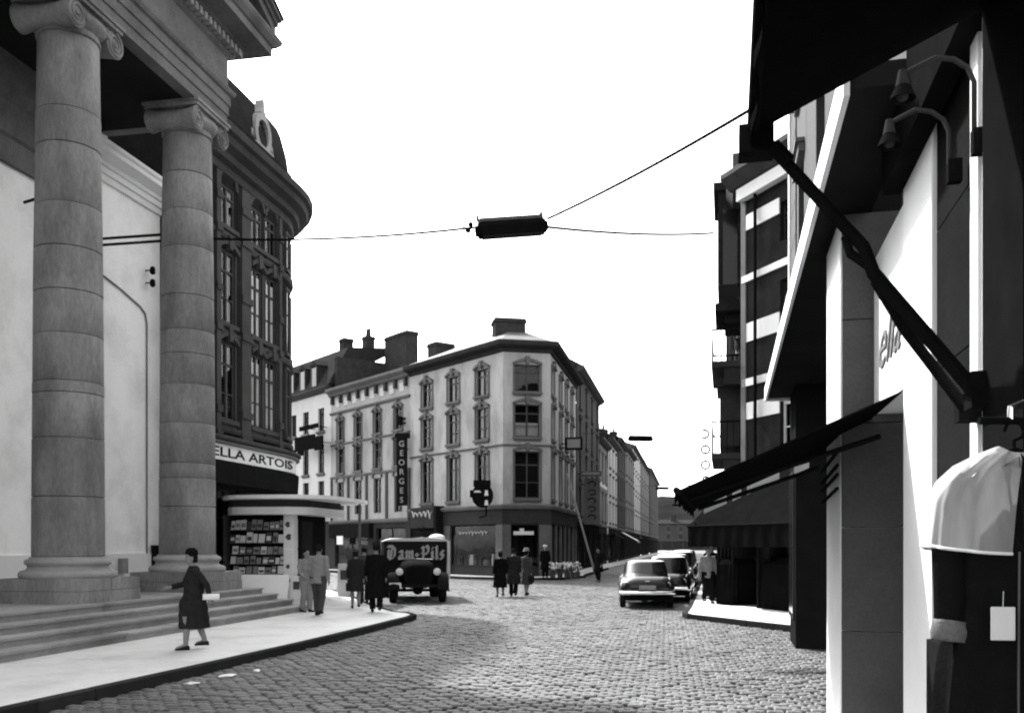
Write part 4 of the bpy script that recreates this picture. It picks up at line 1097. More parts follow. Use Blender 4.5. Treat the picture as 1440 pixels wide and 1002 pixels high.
# plastic shoulder cape
N_ = 90
def cape(z, a, b, g):
    r_ = []
    for i in range(N_ + 1):
        t = -math.pi / 2 + g + (2 * math.pi - 2 * g) * i / N_
        c, s_ = math.cos(t), math.sin(t); k = 1 + .022 * math.sin(11 * t + z * 6) + .012 * math.sin(23 * t)
        r_.append((a * k * abs(c) ** .8 * (1 if c >= 0 else -1), b * k * abs(s_) ** .8 * (1 if s_ >= 0 else -1), z + .012 * math.cos(2 * t)))
    return r_
cp = MB().loft([cape(.03, .05, .045, .0), cape(.005, .11, .075, .03), cape(-.03, .175, .10, .06), cape(-.08, .225, .12, .09), cape(-.15, .25, .135, .12), cape(-.22, .262, .15, .15), cape(-.285, .268, .155, .17)], cap=False, closed=False)
cpo = cp.build('shoulder_cape', 'plastic', coat, smooth=True)
e = cape(-.285, .269, .156, .17); e2 = [cape(z, a, b, g)[0] for z, a, b, g in ((.005, .11, .075, .03), (-.03, .175, .10, .06), (-.08, .225, .12, .09), (-.15, .25, .135, .12), (-.22, .262, .15, .15), (-.285, .268, .155, .17))]
MB().tube(e, .005, 6).tube(e2, .005, 6).build('cape_hem', 'cloth_white', cpo)
MB().box(-.035, .035, -.165, -.160, -.555, -.455).build('price_tag', 'paper', coat, bevel=.002).location = (-.095, 0, 0)
MB().tube([(-.095, -.162, -.455), (-.085, -.14, -.41)], .001, 5).build('tag_string', 'cloth_white', coat)
MB().tube([(-.17, 0, -.07), (-.08, 0, .0), (0, 0, .03), (.08, 0, .0), (.17, 0, -.07)], .012, 8).tube([(0, 0, .03), (0, 0, .06)] + [(.03 * math.sin(R(a)), 0, .09 - .03 * math.cos(R(a))) for a in range(0, 271, 45)], .006, 6).build('hanger', 'iron', coat)
rail = local_thing('coat_rail', 'dark iron rail bracket on the shop pier holding the hanging coat', 'rail', (CP.x, CP.y, 2.24))
MB().tube([(-.12, -.02, 0), (.62, -.02, .0)], .012, 8).tube([(.0, -.02, 0), (.3, -.02, -.2), (.60, -.02, -.25)], .01, 8).build('rod', 'iron', rail)
MB().tube([(-.02, -.02, .0), (-.02, -.02, .04), (.03, -.02, .06), (.07, -.02, .03)], .011, 8).build('hook', 'chrome', rail)

# ------------------------------------------------------------------ banded building at the right-hand corner
P0 = (7.0, 28.0)
fS1 = Frame(P0, math.degrees(math.atan2(-.93, .37)))       # side-street front, running towards the camera
dS = Vector((.225, .974, 0)).normalized()
S2L = 16.0
fS2 = Frame((P0[0] + dS.x * S2L, P0[1] + dS.y * S2L), math.degrees(math.atan2(dS.y, dS.x)) + 180)
bS = thing('banded_building', 'dark brick corner building with white stone bands, iron balcony and bay', 'building', fS1.pt(3, 4))
HS = 12.6
S1L = 9.0
o1 = [(1.75, 2.6, 4.6, 6.4), (1.75, 2.6, 7.6, 9.4), (1.75, 2.6, 10.5, 11.6), (4.2, 5.2, 4.6, 6.4), (4.2, 5.2, 7.6, 9.4), (6.8, 7.8, 4.6, 6.4)]
facade(bS, fS1, S1L, 3.6, HS, o1, 'brick_dark')
for o_ in o1: window(bS, fS1, *o_, hood=None, fm='white_trim' if o_[2] < 5 else 'win_dark', hm='trim', sill=False)
o2 = [(c - .55, c + .55, a, b) for c in (2, 5, 8, 11, 14) for a, b in ((4.5, 6.6), (7.6, 9.5), (10.3, 11.8))]
facade(bS, fS2, S2L, 3.6, HS, o2, 'brick_dark')
for o_ in o2: window(bS, fS2, *o_, far=True, hood='flat', hm='trim_dark')
for (z0, z1, p) in ((5.62, 6.12, .03), (6.62, 6.84, .05), (7.95, 8.5, .03), (9.75, 9.95, .06), (11.3, 11.75, .04), (12.2, 12.55, .25)):
    segs = [(0, S1L)]
    for (a, b, c, d) in o1:
        if c < z1 and d > z0:
            ns = []
            for (u, v) in segs:
                if b <= u or a >= v: ns.append((u, v))
                else:
                    if a > u: ns.append((u, a))
                    if b < v: ns.append((b, v))
            segs = ns
    for u, v in segs: MB().box(u, v, -p, -.002, z0, z1).build('stone_band', 'white_trim', bS, fS1)
MB().mould([(0, 12.56), (-.3, 12.6), (-.62, 12.9), (-.62, 13.05), (0, 13.1)], -.3, S1L).build('cornice', 'trim_dark', bS, fS1)
MB().mould([(0, 12.56), (-.3, 12.6), (-.5, 12.9), (-.5, 13.05), (0, 13.1)], 0, S2L - .1).build('cornice', 'trim_dark', bS, fS2)
MB().mould([(.2, 13.1), (-.2, 13.1), (-.1, 14.1), (.25, 14.1)], S2L * .55, S2L - .2).build('parapet', 'brick_dark', bS, fS2)
MB().box(-.05, .18, -.05, .2, 3.6, 12.55).build('corner_pilaster', 'trim', bS, fS1)
MB().tube([(.75, -.12, 3.6), (.75, -.12, 12.5)], .05, 8).build('drain_pipe', 'iron', bS, fS1)
fc = P0
mb = MB()
q = [fS1.pt(-.3, -.3, 13.1), fS1.pt(S1L, -.3, 13.1), fS1.pt(S1L, 5, 14.6), fS1.pt(3, 5, 14.6), fS2.pt(0, -.3, 13.1), fS2.pt(0, 5, 14.6)]
mb.add([v - bS.location for v in q], [(0, 1, 2, 3), (0, 3, 5, 4)]); r_ = mb.build('roof', 'slate'); r_.parent = bS
for z in (13.1,):
    MB().plate([(S2L - 3.0, 13.05), (S2L - 1.2, 13.05), (S2L - 2.1, 14.6)], -.3, .1).build('gable', 'trim_dark', bS, fS2)
# bay and balconies on the street side
bay = MB().box(S2L - 4.2, S2L - 1.6, -.75, -.003, 9.6, 13.2).box(S2L - 4.3, S2L - 1.5, -.85, -.003, 9.35, 9.6).box(S2L - 3.9, S2L - 1.9, -.55, -.003, 9.05, 9.35).box(S2L - 4.35, S2L - 1.45, -.9, -.003, 13.2, 13.45).build('bay', 'brick_dark', bS, fS2)
MB().box(S2L - 3.9, S2L - 1.9, -.77, -.751, 10.2, 12.6).build('pane', 'pane_far', bay)
MB().box(S2L - 1.61, S2L - 1.58, -.6, -.15, 10.2, 12.6).build('pane', 'pane_far', bay)
def balcony(fr, x0, x1, z, p, par):
    o = MB().box(x0, x1, -p, -.003, z - .18, z).plate([(x0 + .1, z - .7), (x0 + .3, z - .7), (x0 + .3, z - .18), (x0 + .1, z - .18)], -p * .6, -.003).plate([(x1 - .3, z - .7), (x1 - .1, z - .7), (x1 - .1, z - .18), (x1 - .3, z - .18)], -p * .6, -.003).build('balcony', 'trim_dark', par, fr)
    mb = MB().box(x0, x1, -p, -p + .04, z + .95, z + 1.0).box(x0, x0 + .04, -p + .04, -.01, z + .95, z + 1.0).box(x1 - .04, x1, -p + .04, -.01, z + .95, z + 1.0)
    n = int((x1 - x0) / .14)
    for i in range(n + 1):
        x = x0 + .01 + (x1 - x0 - .04) * i / n; mb.box(x, x + .022, -p + .01, -p + .03, z, z + .95)
        if i < n:
            xm = x + (x1 - x0) / n / 2
            mb.tube([(xm + .05 * math.cos(R(a)), -p + .02, z + .5 + .12 * math.sin(R(a))) for a in range(0, 361, 60)], .008, 4)
    for j in range(5):
        y = -p + .1 + (p - .2) * j / 4
        for xx in (x0 + .01, x1 - .03): mb.box(xx, xx + .022, y, y + .022, z, z + .95)
    mb.build('railing', 'iron', o); return o
balcony(fS2, S2L - 4.6, S2L - .5, 4.7, .95, bS); balcony(fS2, S2L - 4.6, S2L - .5, 7.55, .95, bS)
MB().box(S2L - 3.7, S2L - 1.4, -.7, -.003, 5.0, 6.9).box(S2L - 3.9, S2L - 1.2, -.8, -.003, 6.9, 7.15).build('bay', 'trim_dark', bS, fS2)
# ground floor in the shade: dark shopfront, white patch cut to the shape of the sunlit wall
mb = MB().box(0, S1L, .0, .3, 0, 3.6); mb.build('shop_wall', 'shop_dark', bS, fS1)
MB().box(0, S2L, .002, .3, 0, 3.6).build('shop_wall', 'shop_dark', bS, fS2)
for (a, b) in ((.5, 2.0), (4.6, 6.6)):
    o = MB().box(a, a + .07, -.05, -.002, .5, 3.0).box(b - .07, b, -.05, -.002, .5, 3.0).box(a + .07, b - .07, -.05, -.002, 2.93, 3.0).box(a + .07, b - .07, -.05, -.002, .5, .57).build('shop_window', 'win_dark', bS, fS1)
    MB().quad((a + .07, -.03, .57), (b - .07, -.03, .57), (b - .07, -.03, 2.93), (a + .07, -.03, 2.93)).build('pane', 'shop_dark', o)
MB().box(.55, .7, -.12, -.052, 0, 2.2).build('grey_post', 'trim', bS, fS1)
MB().plate([(1.2, .25), (2.6, .25), (2.6, .3), (1.2, 1.15)], -.10, -.052).build('sunlit_patch', 'white_paint', bS, fS1)
# its awnings
awS = awning('corner_awning', 'dark low canvas awning on the side-street front of the banded building', fS1, .1, 8.8, 4.25, 2.0, 2.4, scallop=False, val=.6, m='canvas')
for x in (.4, 8.5): arm(awS, fS1, x, .05, 2.1, 1.98, 2.48)
for (a, b, zw, zo, p, lab) in ((S2L - 4.2, S2L - .2, 3.7, 2.45, 1.25, 'dark street awning nearest the corner of the banded building'), (S2L - 9.0, S2L - 5.0, 3.6, 2.45, 1.25, 'dark street awning in the middle of the banded building'), (.5, S2L - 10, 3.6, 2.45, 1.25, 'dark street awning at the far end of the banded building')):
    t = awning('street_awning', lab, fS2, a, b, zw, p, zo, m='canvas', val=.45, scallop=False)
    for x in (a + .1, b - .1): arm(t, fS2, x, .03, 2.1, p - .02, zo)
# made-up dark draped masses that stand in for the shade under those awnings
def shade_filler(lab, fr, x0, x1, p0, p1, h):
    t = thing('shade_stall', lab, 'shade_filler', fr.pt((x0 + x1) / 2, -(p0 + p1) / 2, SW))
    n = 14; rings = []
    for j, (z, q) in enumerate(((SW, 1.0), (SW + h * .5, .99), (SW + h * .9, .95), (SW + h, .8))):
        r_ = []
        cx_, cy_, hx, hy = (x0 + x1) / 2, -(p0 + p1) / 2, (x1 - x0) / 2 * q, (p1 - p0) / 2 * q
        for i in range(40):
            a = 2 * math.pi * i / 40; c, s_ = math.cos(a), math.sin(a)
            r_.append((cx_ + (hx + .03 * math.sin(i * 2.2)) * abs(c) ** .35 * (1 if c > 0 else -1), cy_ + (hy + .03 * math.sin(i * 1.7 + j)) * abs(s_) ** .35 * (1 if s_ > 0 else -1), z + (.06 * math.sin(i * .9) if j == 3 else 0)))
        rings.append(r_)
    MB().loft(rings).build('filler_cover', 'canvas', t, fr)
    MB().box(x0 + .05, x0 + .12, -p1 + .05, -p1 + .12, SW, SW + h + .9).box(x1 - .12, x1 - .05, -p1 + .05, -p1 + .12, SW, SW + h + .9).build('post', 'iron', t, fr)
    for k in range(5):
        x = x0 + (x1 - x0) * (k + .5) / 5
        MB().loft([ell(x, -(p0 + p1) / 2, SW + h + .75, .05, .08, 12), ell(x, -(p0 + p1) / 2, SW + h + .6, .16, .3, 12), ell(x, -(p0 + p1) / 2, SW + h + .05, .15, .32, 12)]).build('filler_garment', 'cloth_black', t, fr)
shade_filler('added dark draped mass standing in for shade under the side-street awning beside the sunlit wall patch', fS1, .25, 1.15, .2, 1.2, 1.3)
shade_filler('long added dark draped mass standing in for shade under the side-street awning past the sunlit wall patch', fS1, 2.3, 6.0, .2, 1.3, 1.35)
shade_filler('added dark draped mass standing in for shade under the street awning by the corner', fS2, S2L - 3.9, S2L - .4, .1, .75, 1.3)
# right row beyond
t = S2L + .03
for (L, H, m, lab) in ((22, 13.0, 'facade_d', 'dark row house beyond the banded building on the right side'), (40, 14, 'facade_d', 'long dark block further along the right side of the street'), (80, 15, 'facade_d', 'far dark block at the right end of the street')):
    fr = Frame((P0[0] + dS.x * (t + L), P0[1] + dS.y * (t + L)), math.degrees(math.atan2(dS.y, dS.x)) + 180)
    row_house(fr, L, H, 3, int(L / 4), m, lab); t += L + .05
# right pavement
kR = [(P0[0] + dS.x * 120 - 1.75, P0[1] + dS.y * 120 + .4), (P0[0] + dS.x * 30 - 1.75, P0[1] + dS.y * 30 + .4), (5.05, 26.2), (4.42, 23.6), (4.45, 23.1), (4.75, 22.5), (5.4, 21.1), (6.2, 19.5), (7.6, 16.4), (9, 13.4)]
pavement('corner_pavement', kR[::-1] + [(P0[0] + dS.x * 120 + 2, P0[1] + dS.y * 120), (9, 29), (16, 14)], kR[::-1][:-1])
# near pavement under the shop (below the picture)
kN = [w2(NF, sY(9.2), -.35), w2(NF, sY(8.4), -1.15), w2(NF, sY(7.6), -1.3), w2(NF, sY(-3), -1.3)]
pavement('near_pavement', kN + [w2(NF, sY(-3), 6), w2(NF, sY(9.2), 6)], kN)
# hills closing the street
mb = MB(); rows_ = []
rng2 = random.Random(3)
for j in range(7):
    y = 405 + j * 30; r0 = []
    for i in range(60):
        x = -140 + i * 8.5
        h = (0, 13, 19, 24, 27, 28, 20)[j] * (1 + .10 * math.sin(i * .35 + j) + .05 * math.sin(i * 1.3 + j * 2)) + rng2.uniform(-.8, .8) * (j > 0)
        r0.append((x, y, h - .3))
    rows_.append(r0)
for a, b in zip(rows_, rows_[1:]):
    for i in range(59): mb.quad(a[i], a[i + 1], b[i + 1], b[i])
tag(mb.build('hill', 'hill', smooth=True, angle=80), kind='structure')

far = row_house(Frame((50, 335), 0), 40, 9.5, 2, 9, 'facade_d', 'low dark block closing the end of the street before the hill', ch=((8, 2, 3), (22, 2, 2.6)))

# ------------------------------------------------------------------ street lamps hung on wires
def hung_lamp(c, ang, L, label, full=True):
    t = local_thing('hanging_street_lamp', label, 'street lamp', c, ang, 'lamps hung over the street')
    h = .14
    prof = [(-.13, 0), (.13, 0), (.22, .20), (.13, .31), (-.13, .31), (-.22, .20)]
    MB().add([(-L / 2, y, z) for y, z in prof] + [(L / 2, y, z) for y, z in prof], [tuple(range(6)), tuple(range(11, 5, -1))] + [(i, 6 + i, 6 + (i + 1) % 6, (i + 1) % 6) for i in range(6)]).build('housing', 'black', t)
    MB().box(-L / 2 + .03, L / 2 - .03, -.16, .16, .312, .40).build('cover', 'slate_light', t)
    MB().box(-L / 2 + .08, L / 2 - .08, -.10, .10, -.03, -.002).build('diffuser', 'win_dark', t)
    for s in (-1, 1):
        MB().box(s * L / 2 - .04 * (s > 0), s * L / 2 + .04 * (s < 0) + .0001, -.05, .05, .402, .52).build('lug', 'iron', t)
        MB().box(s * (L / 2 + .001), s * (L / 2 + .07), -.12, .12, .06, .24).build('end_cap', 'black', t)
    return t
LC = Vector((.02, 22.0, 9.22)); LA = R(14)
lamp = hung_lamp(LC, LA, 1.62, 'black box street lamp hung on wires over the crossing')
lamp.rotation_euler = (R(-6), R(-8.5), LA)
hung_lamp((6.55 + 2.9, 68, 9.5), R(8), 1.75, 'box street lamp hung over the street beside the dark brick house')
hung_lamp((21.0, 129, 9.6), R(8), 1.75, 'box street lamp hung over the street beside the tall pale house')
hung_lamp((33.0, 185, 9.7), R(8), 1.75, 'box street lamp hung farthest down the street before the hill')
def wire(name, label, pts, r=.012, sag=.0, n=16):
    a, b = Vector(pts[0]), Vector(pts[1])
    P = [a.lerp(b, i / n) + Vector((0, 0, -sag * 4 * (i / n) * (1 - i / n))) for i in range(n + 1)]
    return tag(MB().tube(P, r, 5).build(name, 'iron'), label, 'wire')
dl = Vector((math.cos(LA), math.sin(LA), 0))
eL = LC - dl * .86 + Vector((0, 0, .12)); eR = LC + dl * .86 + Vector((0, 0, .26))
wire('lamp_wire', 'thin span wire from the crossing lamp to the portico column', (eL, TF.pt(9.3, 1.7, 9.45)), .032, .12)
wire('lamp_wire', 'thin span wire from the crossing lamp to the banded building', (eR, fS2.pt(S2L - 1.5, -.9, 11.85)), .036, .10)
wire('lamp_cable', 'thin slanting cable from the crossing lamp up towards the shop roof', (eR + Vector((0, 0, .2)), tuple(NF.pt(sY(14.5), -.02, 9.2))), .032, .1)
tn = local_thing('wire_tensioner', 'small dark insulators and turnbuckle on the wire beside the crossing lamp', 'insulator', eL + Vector((-.12, 0, 0)))
MB().lathe([(.02, -.14), (.07, -.11), (.07, -.05), (.03, -.02)], 10, (-.10, 0)).lathe([(.02, .0), (.06, .03), (.06, .09), (.02, .12)], 10, (-.04, 0)).build('insulator', 'black', tn)
MB().tube([(-.25, 0, .02), (-.1, 0, -.04), (.0, 0, .0), (.1, 0, -.02), (.2, 0, -.02)], .014, 6).build('turnbuckle', 'iron', tn)
wire('span_wire', 'thin wire carrying the street lamp beside the dark brick house', (fA3.pt(15.5, 0, 9.9), (16.0, 68, 9.9)), .015)
wire('span_wire', 'thin wire carrying the street lamp beside the tall pale house', (fA3.pt(77, 0, 10.0), (30.5, 129, 10.0)), .015)

# ------------------------------------------------------------------ signs on the far houses
vs = local_thing('vertical_sign', 'vertical dark shop sign with white letters GEORGES on the terrace corner', 'sign', fA1.pt(-.1, -.55, 4.35), fA1.th + R(40))
MB().box(-.32, .32, -.10, .10, 0, 4.25).box(-.45, .5, -.12, .12, 4.252, 4.55).build('board', 'shop_dark', vs)
for i, ch in enumerate('GEORGES'):
    o = link('letter', text_mesh(ch, .36, 'letter_dim', align='CENTER', bold=.006), vs); o.location = (0, -.108, 3.72 - i * .59)
MB().tube([(0, 0, .6), (.3, .6, .6)], .03, 6).tube([(0, 0, 3.6), (.3, .6, 3.6)], .03, 6).build('bracket', 'iron', vs)
bs_ = local_thing('shop_sign_box', 'boxed shop sign with pale scrolled lettering over a doorway beside the plate window', 'sign', fA1.pt(.9, -.35, 2.9), fA1.th)
MB().box(0, 2.7, -.2, .34, 0, 1.25).build('box', 'shopfront', bs_)
o = link('lettering', scribble(2.3, .55, 5, 'signboard'), bs_); o.location = (.2, -.22, .55)
MB().box(2.702, 2.98, -.25, .34, -.5, 1.3).build('side_post', 'shop_dark', bs_)
es = local_thing('round_sign', 'round dark projecting emblem sign with white marks on the cream corner house', 'sign', fA1.pt(A1L - .95, -.7, 4.6), fA1.th + R(50))
MB().plate([(.60 * math.cos(2 * math.pi * i / 24), .68 * math.sin(2 * math.pi * i / 24)) for i in range(24)], -.08, .08).box(-.7, -.5, -.1, .1, -.1, .3).box(-.5, .45, -.1, .1, .50, .85).build('disc', 'black', es)
for (x, z, w, h) in ((-.28, .22, .42, .10), (.22, .14, .22, .30), (.22, -.40, .22, .28)):
    MB().plate([(x - w / 2, z - h / 2), (x + w / 2, z - h / 2), (x + w * .3, z + h / 2), (x - w * .3, z + h / 2)], -.10, -.082).build('mark', 'signboard', es)
MB().tube([(0, 0, .7), (-.3, .8, .7)], .03, 6).tube([(.2, 0, -.6), (.2, .1, -1.1), (-.2, .7, -1.2)], .05, 6).build('bracket', 'iron', es)
for (x, z0, z1, p, m, lab) in ((4.6, 7.6, 8.35, 1.3, 'shop_dark', 'small dark box sign high on the street side of the cream corner house'), (12.6, 6.6, 6.95, 1.7, 'trim', 'long thin horizontal sign bar projecting from the dark brick house')):
    s = local_thing('projecting_sign', lab, 'sign', fA3.pt(x, 0, z0), fA3.th)
    MB().box(-.12, .12, -p, -.25, 0, z1 - z0).build('board', m, s); MB().box(-.121 - .02, -.121, -p + .12, -.4, .12, z1 - z0 - .12).build('panel', 'paper_grey', s)
    MB().tube([(0, -.3, (z1 - z0) / 2), (0, .0, (z1 - z0) / 2)], .04, 6).build('bracket', 'iron', s)
s = local_thing('vertical_sign', 'tall pale vertical sign with dark letters on the dark brick house', 'sign', fA3.pt(13.6, 0, 3.3), fA3.th)
MB().box(-.14, .14, -1.5, -.4, 0, 3.2).build('board', 'trim', s)
for i in range(5):
    o = MB().tube([(0, -.95 + .26 * math.cos(R(a)), .5 + i * .58 + .17 * math.sin(R(a))) for a in range(0, 330 if i % 2 else 250, 30)], .05, 5).build('letter', 'paint_black', s); o.location = (-.15, 0, 0)
MB().tube([(0, -.4, .5), (0, 0, .5)], .04, 6).tube([(0, -.4, 2.8), (0, 0, 2.8)], .04, 6).build('bracket', 'iron', s)
cs = local_thing('vertical_letter_sign', 'open vertical letters COOP hung from the balcony side of the banded building', 'sign', fS2.pt(S2L - 6.5, -1.25, 4.0), fS2.th + R(90) + R(180))
for i, ch in enumerate('POOC'):
    o = link('letter', text_mesh(ch, .34, 'iron', depth=.08, align='CENTER', bold=.012), cs); o.location = (0, 0, .1 + i * .58)
MB().tube([(0, .05, 0), (0, .05, 2.5)], .02, 6).tube([(0, .05, 2.4), (1.9, .05, 2.4)], .02, 6).tube([(0, .05, .1), (1.9, .05, .1)], .02, 6).build('rack', 'iron', cs)
# wall bracket beam between the two stucco houses
bm_ = local_thing('wall_bracket', 'dark double beam bracket jutting between terrace house and corner house', 'bracket', fA1.pt(-1.0, -.2, 9.9), fA1.th + R(30))
MB().box(0, 2.2, -.06, .06, .0, .1).box(.1, 2.2, -.06, .06, -.28, -.20).box(-.1, .15, -.1, .22, -.35, .2).build('beam', 'iron', bm_)

# ladder leaning on the cream house
ld = local_thing('ladder', 'long wooden ladder leaning against the street side of the corner house', 'ladder', fA3.pt(7.5, -1.75, SW), fA3.th)
La, Lb = Vector((0, 0, 0)), Vector((-1.2, 1.62, 6.2))
for s in (-.22, .22): MB().tube([(La.x + s, La.y, 0), (Lb.x + s, Lb.y, Lb.z)], (.045), 6).build('rail', 'wood', ld)
for i in range(20):
    p = La.lerp(Lb, (i + .7) / 21); MB().tube([(p.x - .22, p.y, p.z), (p.x + .22, p.y, p.z)], .02, 6).build('rung', 'wood', ld)

# buckets of flowers by the corner shop
for k, (x, y) in enumerate(((2.15, 48.9), (2.55, 49.05), (2.9, 48.85), (3.2, 49.2), (3.5, 49.5), (3.15, 48.6))):
    b = local_thing('flower_bucket', 'metal bucket of %s cut flowers on the kerb before the corner shop' % ('mixed' if k % 3 else 'white'), 'flowers', (x, y, SW), k, 'flower buckets before the corner shop')
    MB().lathe([(.12, 0), (.17, .3), (.16, .3), (.13, .05)], 12).build('bucket', 'slate_light', b)
    mb = MB(); fl = MB()
    for i in range(16):
        a = random.uniform(0, 6.28); r = random.uniform(.02, .24); h = random.uniform(.45, .8)
        mb.tube([(0, 0, .2), (r * math.cos(a), r * math.sin(a), h)], .01, 4); fl.ball((r * math.cos(a), r * math.sin(a), h), random.uniform(.04, .08), 7, 5)
    mb.build('stems', 'leaf', b); fl.build('blooms', 'flower' if k % 3 else 'cloth_white', b)

# ------------------------------------------------------------------ brewery truck coming towards us
tr = local_thing('brewery_truck', 'dark brewery truck with pale lettering board and rounded bonnet coming head-on', 'truck', (-3.05, 29.9, 0), 0)
hd = Vector((.16, -.985, 0)); tr.rotation_euler = (0, 0, math.atan2(-hd.x, hd.y))
# local: +y forward, x right of the driver
def srect(hw_, z0, z1, y, n=20, p=3.5, cx_=0):
    c = (z0 + z1) / 2; h = (z1 - z0) / 2; r_ = []
    for i in range(n):
        t = 2 * math.pi * i / n; a, b = math.cos(t), math.sin(t)
        r_.append((cx_ + hw_ * abs(a) ** (2 / p) * (1 if a >= 0 else -1), y, c + h * abs(b) ** (2 / p) * (1 if b >= 0 else -1)))
    return r_
MB().loft([srect(.62, .50, 1.36, -1.15), srect(.60, .48, 1.38, -.6), srect(.55, .46, 1.36, -.1), srect(.46, .46, 1.30, .28), srect(.40, .50, 1.22, .38)]).build('bonnet', 'truck_dark', tr, smooth=True)
MB().tube([(-.55, -.9, 1.375), (.0, -.75, 1.40), (.55, -.9, 1.375)], .02, 6).box(-.53, .53, -1.06, -1.0, 1.36, 1.40).build('bonnet_trim', 'chrome', tr)
gr = MB().plate([(-.34, .55), (.34, .55), (.38, 1.15), (-.38, 1.15)], .37, .42).build('grille', 'black', tr)
for i in range(7): MB().box(-.30 + i * .1 - .012, -.30 + i * .1 + .012, .42, .435, .58, 1.12).build('grille_bar', 'iron', gr)
MB().box(-1.04, 1.04, -4.6, -1.17, .62, 2.0).build('body', 'truck_dark', tr, bevel=.03)
MB().box(-1.05, 1.05, -1.165, -1.11, 1.30, 1.92).build('letter_board', 'truck_dark', tr)
rings = [[(-1.08, y, 1.98), (-1.08, y, 2.02), (-.9, y, 2.07 + .03 * math.sin(y * 3)), (-.3, y, 2.10 + .02 * math.sin(y * 5)), (.3, y, 2.08), (.85, y, 2.05 + .03 * math.sin(y * 4 + 1)), (1.08, y, 2.0), (1.08, y, 1.98)] for y in [-4.65 + i * .25 for i in range(15)]]
MB().loft(rings).build('tarpaulin', 'truck_white', tr)
MB().ball((-.75, -1.6, 2.1), (.28, .3, .13), 14, 8).build('tarpaulin_bundle', 'truck_white', tr)
mb = MB()
for i in range(6): mb.tube([(-.95 + .18 * i, -3.2, 2.05), (-.95 + .18 * i, -3.2, 2.55 - .05 * (i % 3))], .02, 5)
mb.tube([(-1.0, -3.2, 2.3), (0, -3.2, 2.3)], .02, 5).build('rack', 'iron', tr)
# broad-nib gothic letters, written from the viewer's left (driver's right) to the right
nib = Vector((.045, .045))
def nibtext(strokes, m):
    mb = MB()
    for st in strokes:
        for (a, b) in zip(st[:-1], st[1:]):
            a_, b_ = Vector(a), Vector(b); q = [a_ - nib, b_ - nib, b_ + nib, a_ + nib]
            mb.add([(-v.x, 0, v.y) for v in q] + [(-v.x, .01, v.y) for v in q], [(0, 1, 2, 3), (7, 6, 5, 4), (0, 4, 5, 1), (1, 5, 6, 2), (2, 6, 7, 3), (3, 7, 4, 0)])
    return mb.mesh('gothic_letters', m)
GL = {'D': ([[(.12, .42), (.05, .34), (.05, .12), (.14, .03), (.28, .10), (.30, .34), (.18, .46), (.02, .46)], [(.16, .36), (.16, .10)]], .42),
      'a': ([[(.04, .28), (.14, .30), (.16, .26), (.16, .06), (.20, .02)], [(.14, .18), (.05, .15), (.05, .05), (.12, .03)]], .27),
      'm': ([[(.03, .30), (.06, .26), (.06, .03)], [(.06, .24), (.15, .30), (.17, .24), (.17, .03)], [(.17, .24), (.26, .30), (.28, .24), (.28, .05), (.32, .02)]], .39),
      '-': ([[(.02, .20), (.12, .14)]], .24),
      'P': ([[(.02, .44), (.08, .40), (.08, .06), (.02, .0)], [(.08, .40), (.20, .48), (.28, .40), (.26, .22), (.12, .20)], [(.0, .24), (.06, .26)]], .36),
      'i': ([[(.04, .28), (.07, .26), (.07, .06), (.11, .03)], [(.06, .40), (.09, .38)]], .17),
      'l': ([[(.04, .46), (.07, .42), (.07, .06), (.11, .03)]], .17),
      's': ([[(.18, .28), (.08, .30), (.05, .22), (.16, .14), (.14, .05), (.03, .05)]], .24)}
strokes = []; x = 0
for ch in 'Dam-Pils':
    st, w = GL[ch]
    strokes += [[(px + x, py) for px, py in s_] for s_ in st]; x += w
lo = link('lettering', nibtext(strokes, 'letter_dim'), tr); lo.location = (x * .42, -1.10, 1.36); lo.scale = (.86, 1, .98)
def wheel(par, x, y, r, w, name='wheel', rim='win_dark'):
    t = MB()
    prof = [(r * .58, -w / 2), (r * .9, -w / 2), (r, -w * .3), (r, w * .3), (r * .9, w / 2), (r * .58, w / 2)]
    rings = [[(x + dz, y + rr * math.cos(2 * math.pi * i / 24), r + rr * math.sin(2 * math.pi * i / 24)) for i in range(24)] for rr, dz in prof]
    o = t.loft(rings).build(name, 'tyre', par, smooth=True)
    rings = [[(x + dz, y + rr * math.cos(2 * math.pi * i / 20), r + rr * math.sin(2 * math.pi * i / 20)) for i in range(20)] for rr, dz in ((r * .6, -w * .51), (r * .5, -w * .45), (r * .3, -w * .42), (r * .18, -w * .56), (.01, -w * .58), (.01, w * .58), (r * .18, w * .56), (r * .3, w * .42), (r * .5, w * .45), (r * .6, w * .51))]
    MB().loft(rings).build('hub_cap', rim, o, smooth=True); return o
for x in (-.80, .80): wheel(tr, x, .0, .40, .22); wheel(tr, x, -3.3, .42, .34)
for s in (-1, 1):
    rings = []
    for i in range(11):
        a = R(-25 + 200 * i / 10); rr = .52
        y, z = -rr * math.cos(a) * 1.1, .40 + rr * math.sin(a)
        rings.append([(s * .60, y, z - .03), (s * .62, y, z + .03), (s * .80, y, z + .07), (s * .97, y, z + .02), (s * .97, y, z - .08), (s * .80, y, z + .0)])
    MB().loft(rings).build('mudguard', 'truck_dark', tr, smooth=True)
for s in (-1, 1):
    rings = [[(s * .60 + rr * math.cos(2 * math.pi * i / 16), yy, 1.0 + rr * math.sin(2 * math.pi * i / 16)) for i in range(16)] for rr, yy in ((.03, .16), (.11, .22), (.13, .32), (.125, .34))]
    h_ = MB().loft(rings).build('headlight', 'truck_dark', tr, smooth=True)
    rings = [[(s * .60 + rr * math.cos(2 * math.pi * i / 16), yy, 1.0 + rr * math.sin(2 * math.pi * i / 16)) for i in range(16)] for rr, yy in ((.118, .343), (.08, .37), (.02, .385))]
    MB().loft(rings).build('lens', 'lamp_glass', h_, smooth=True)
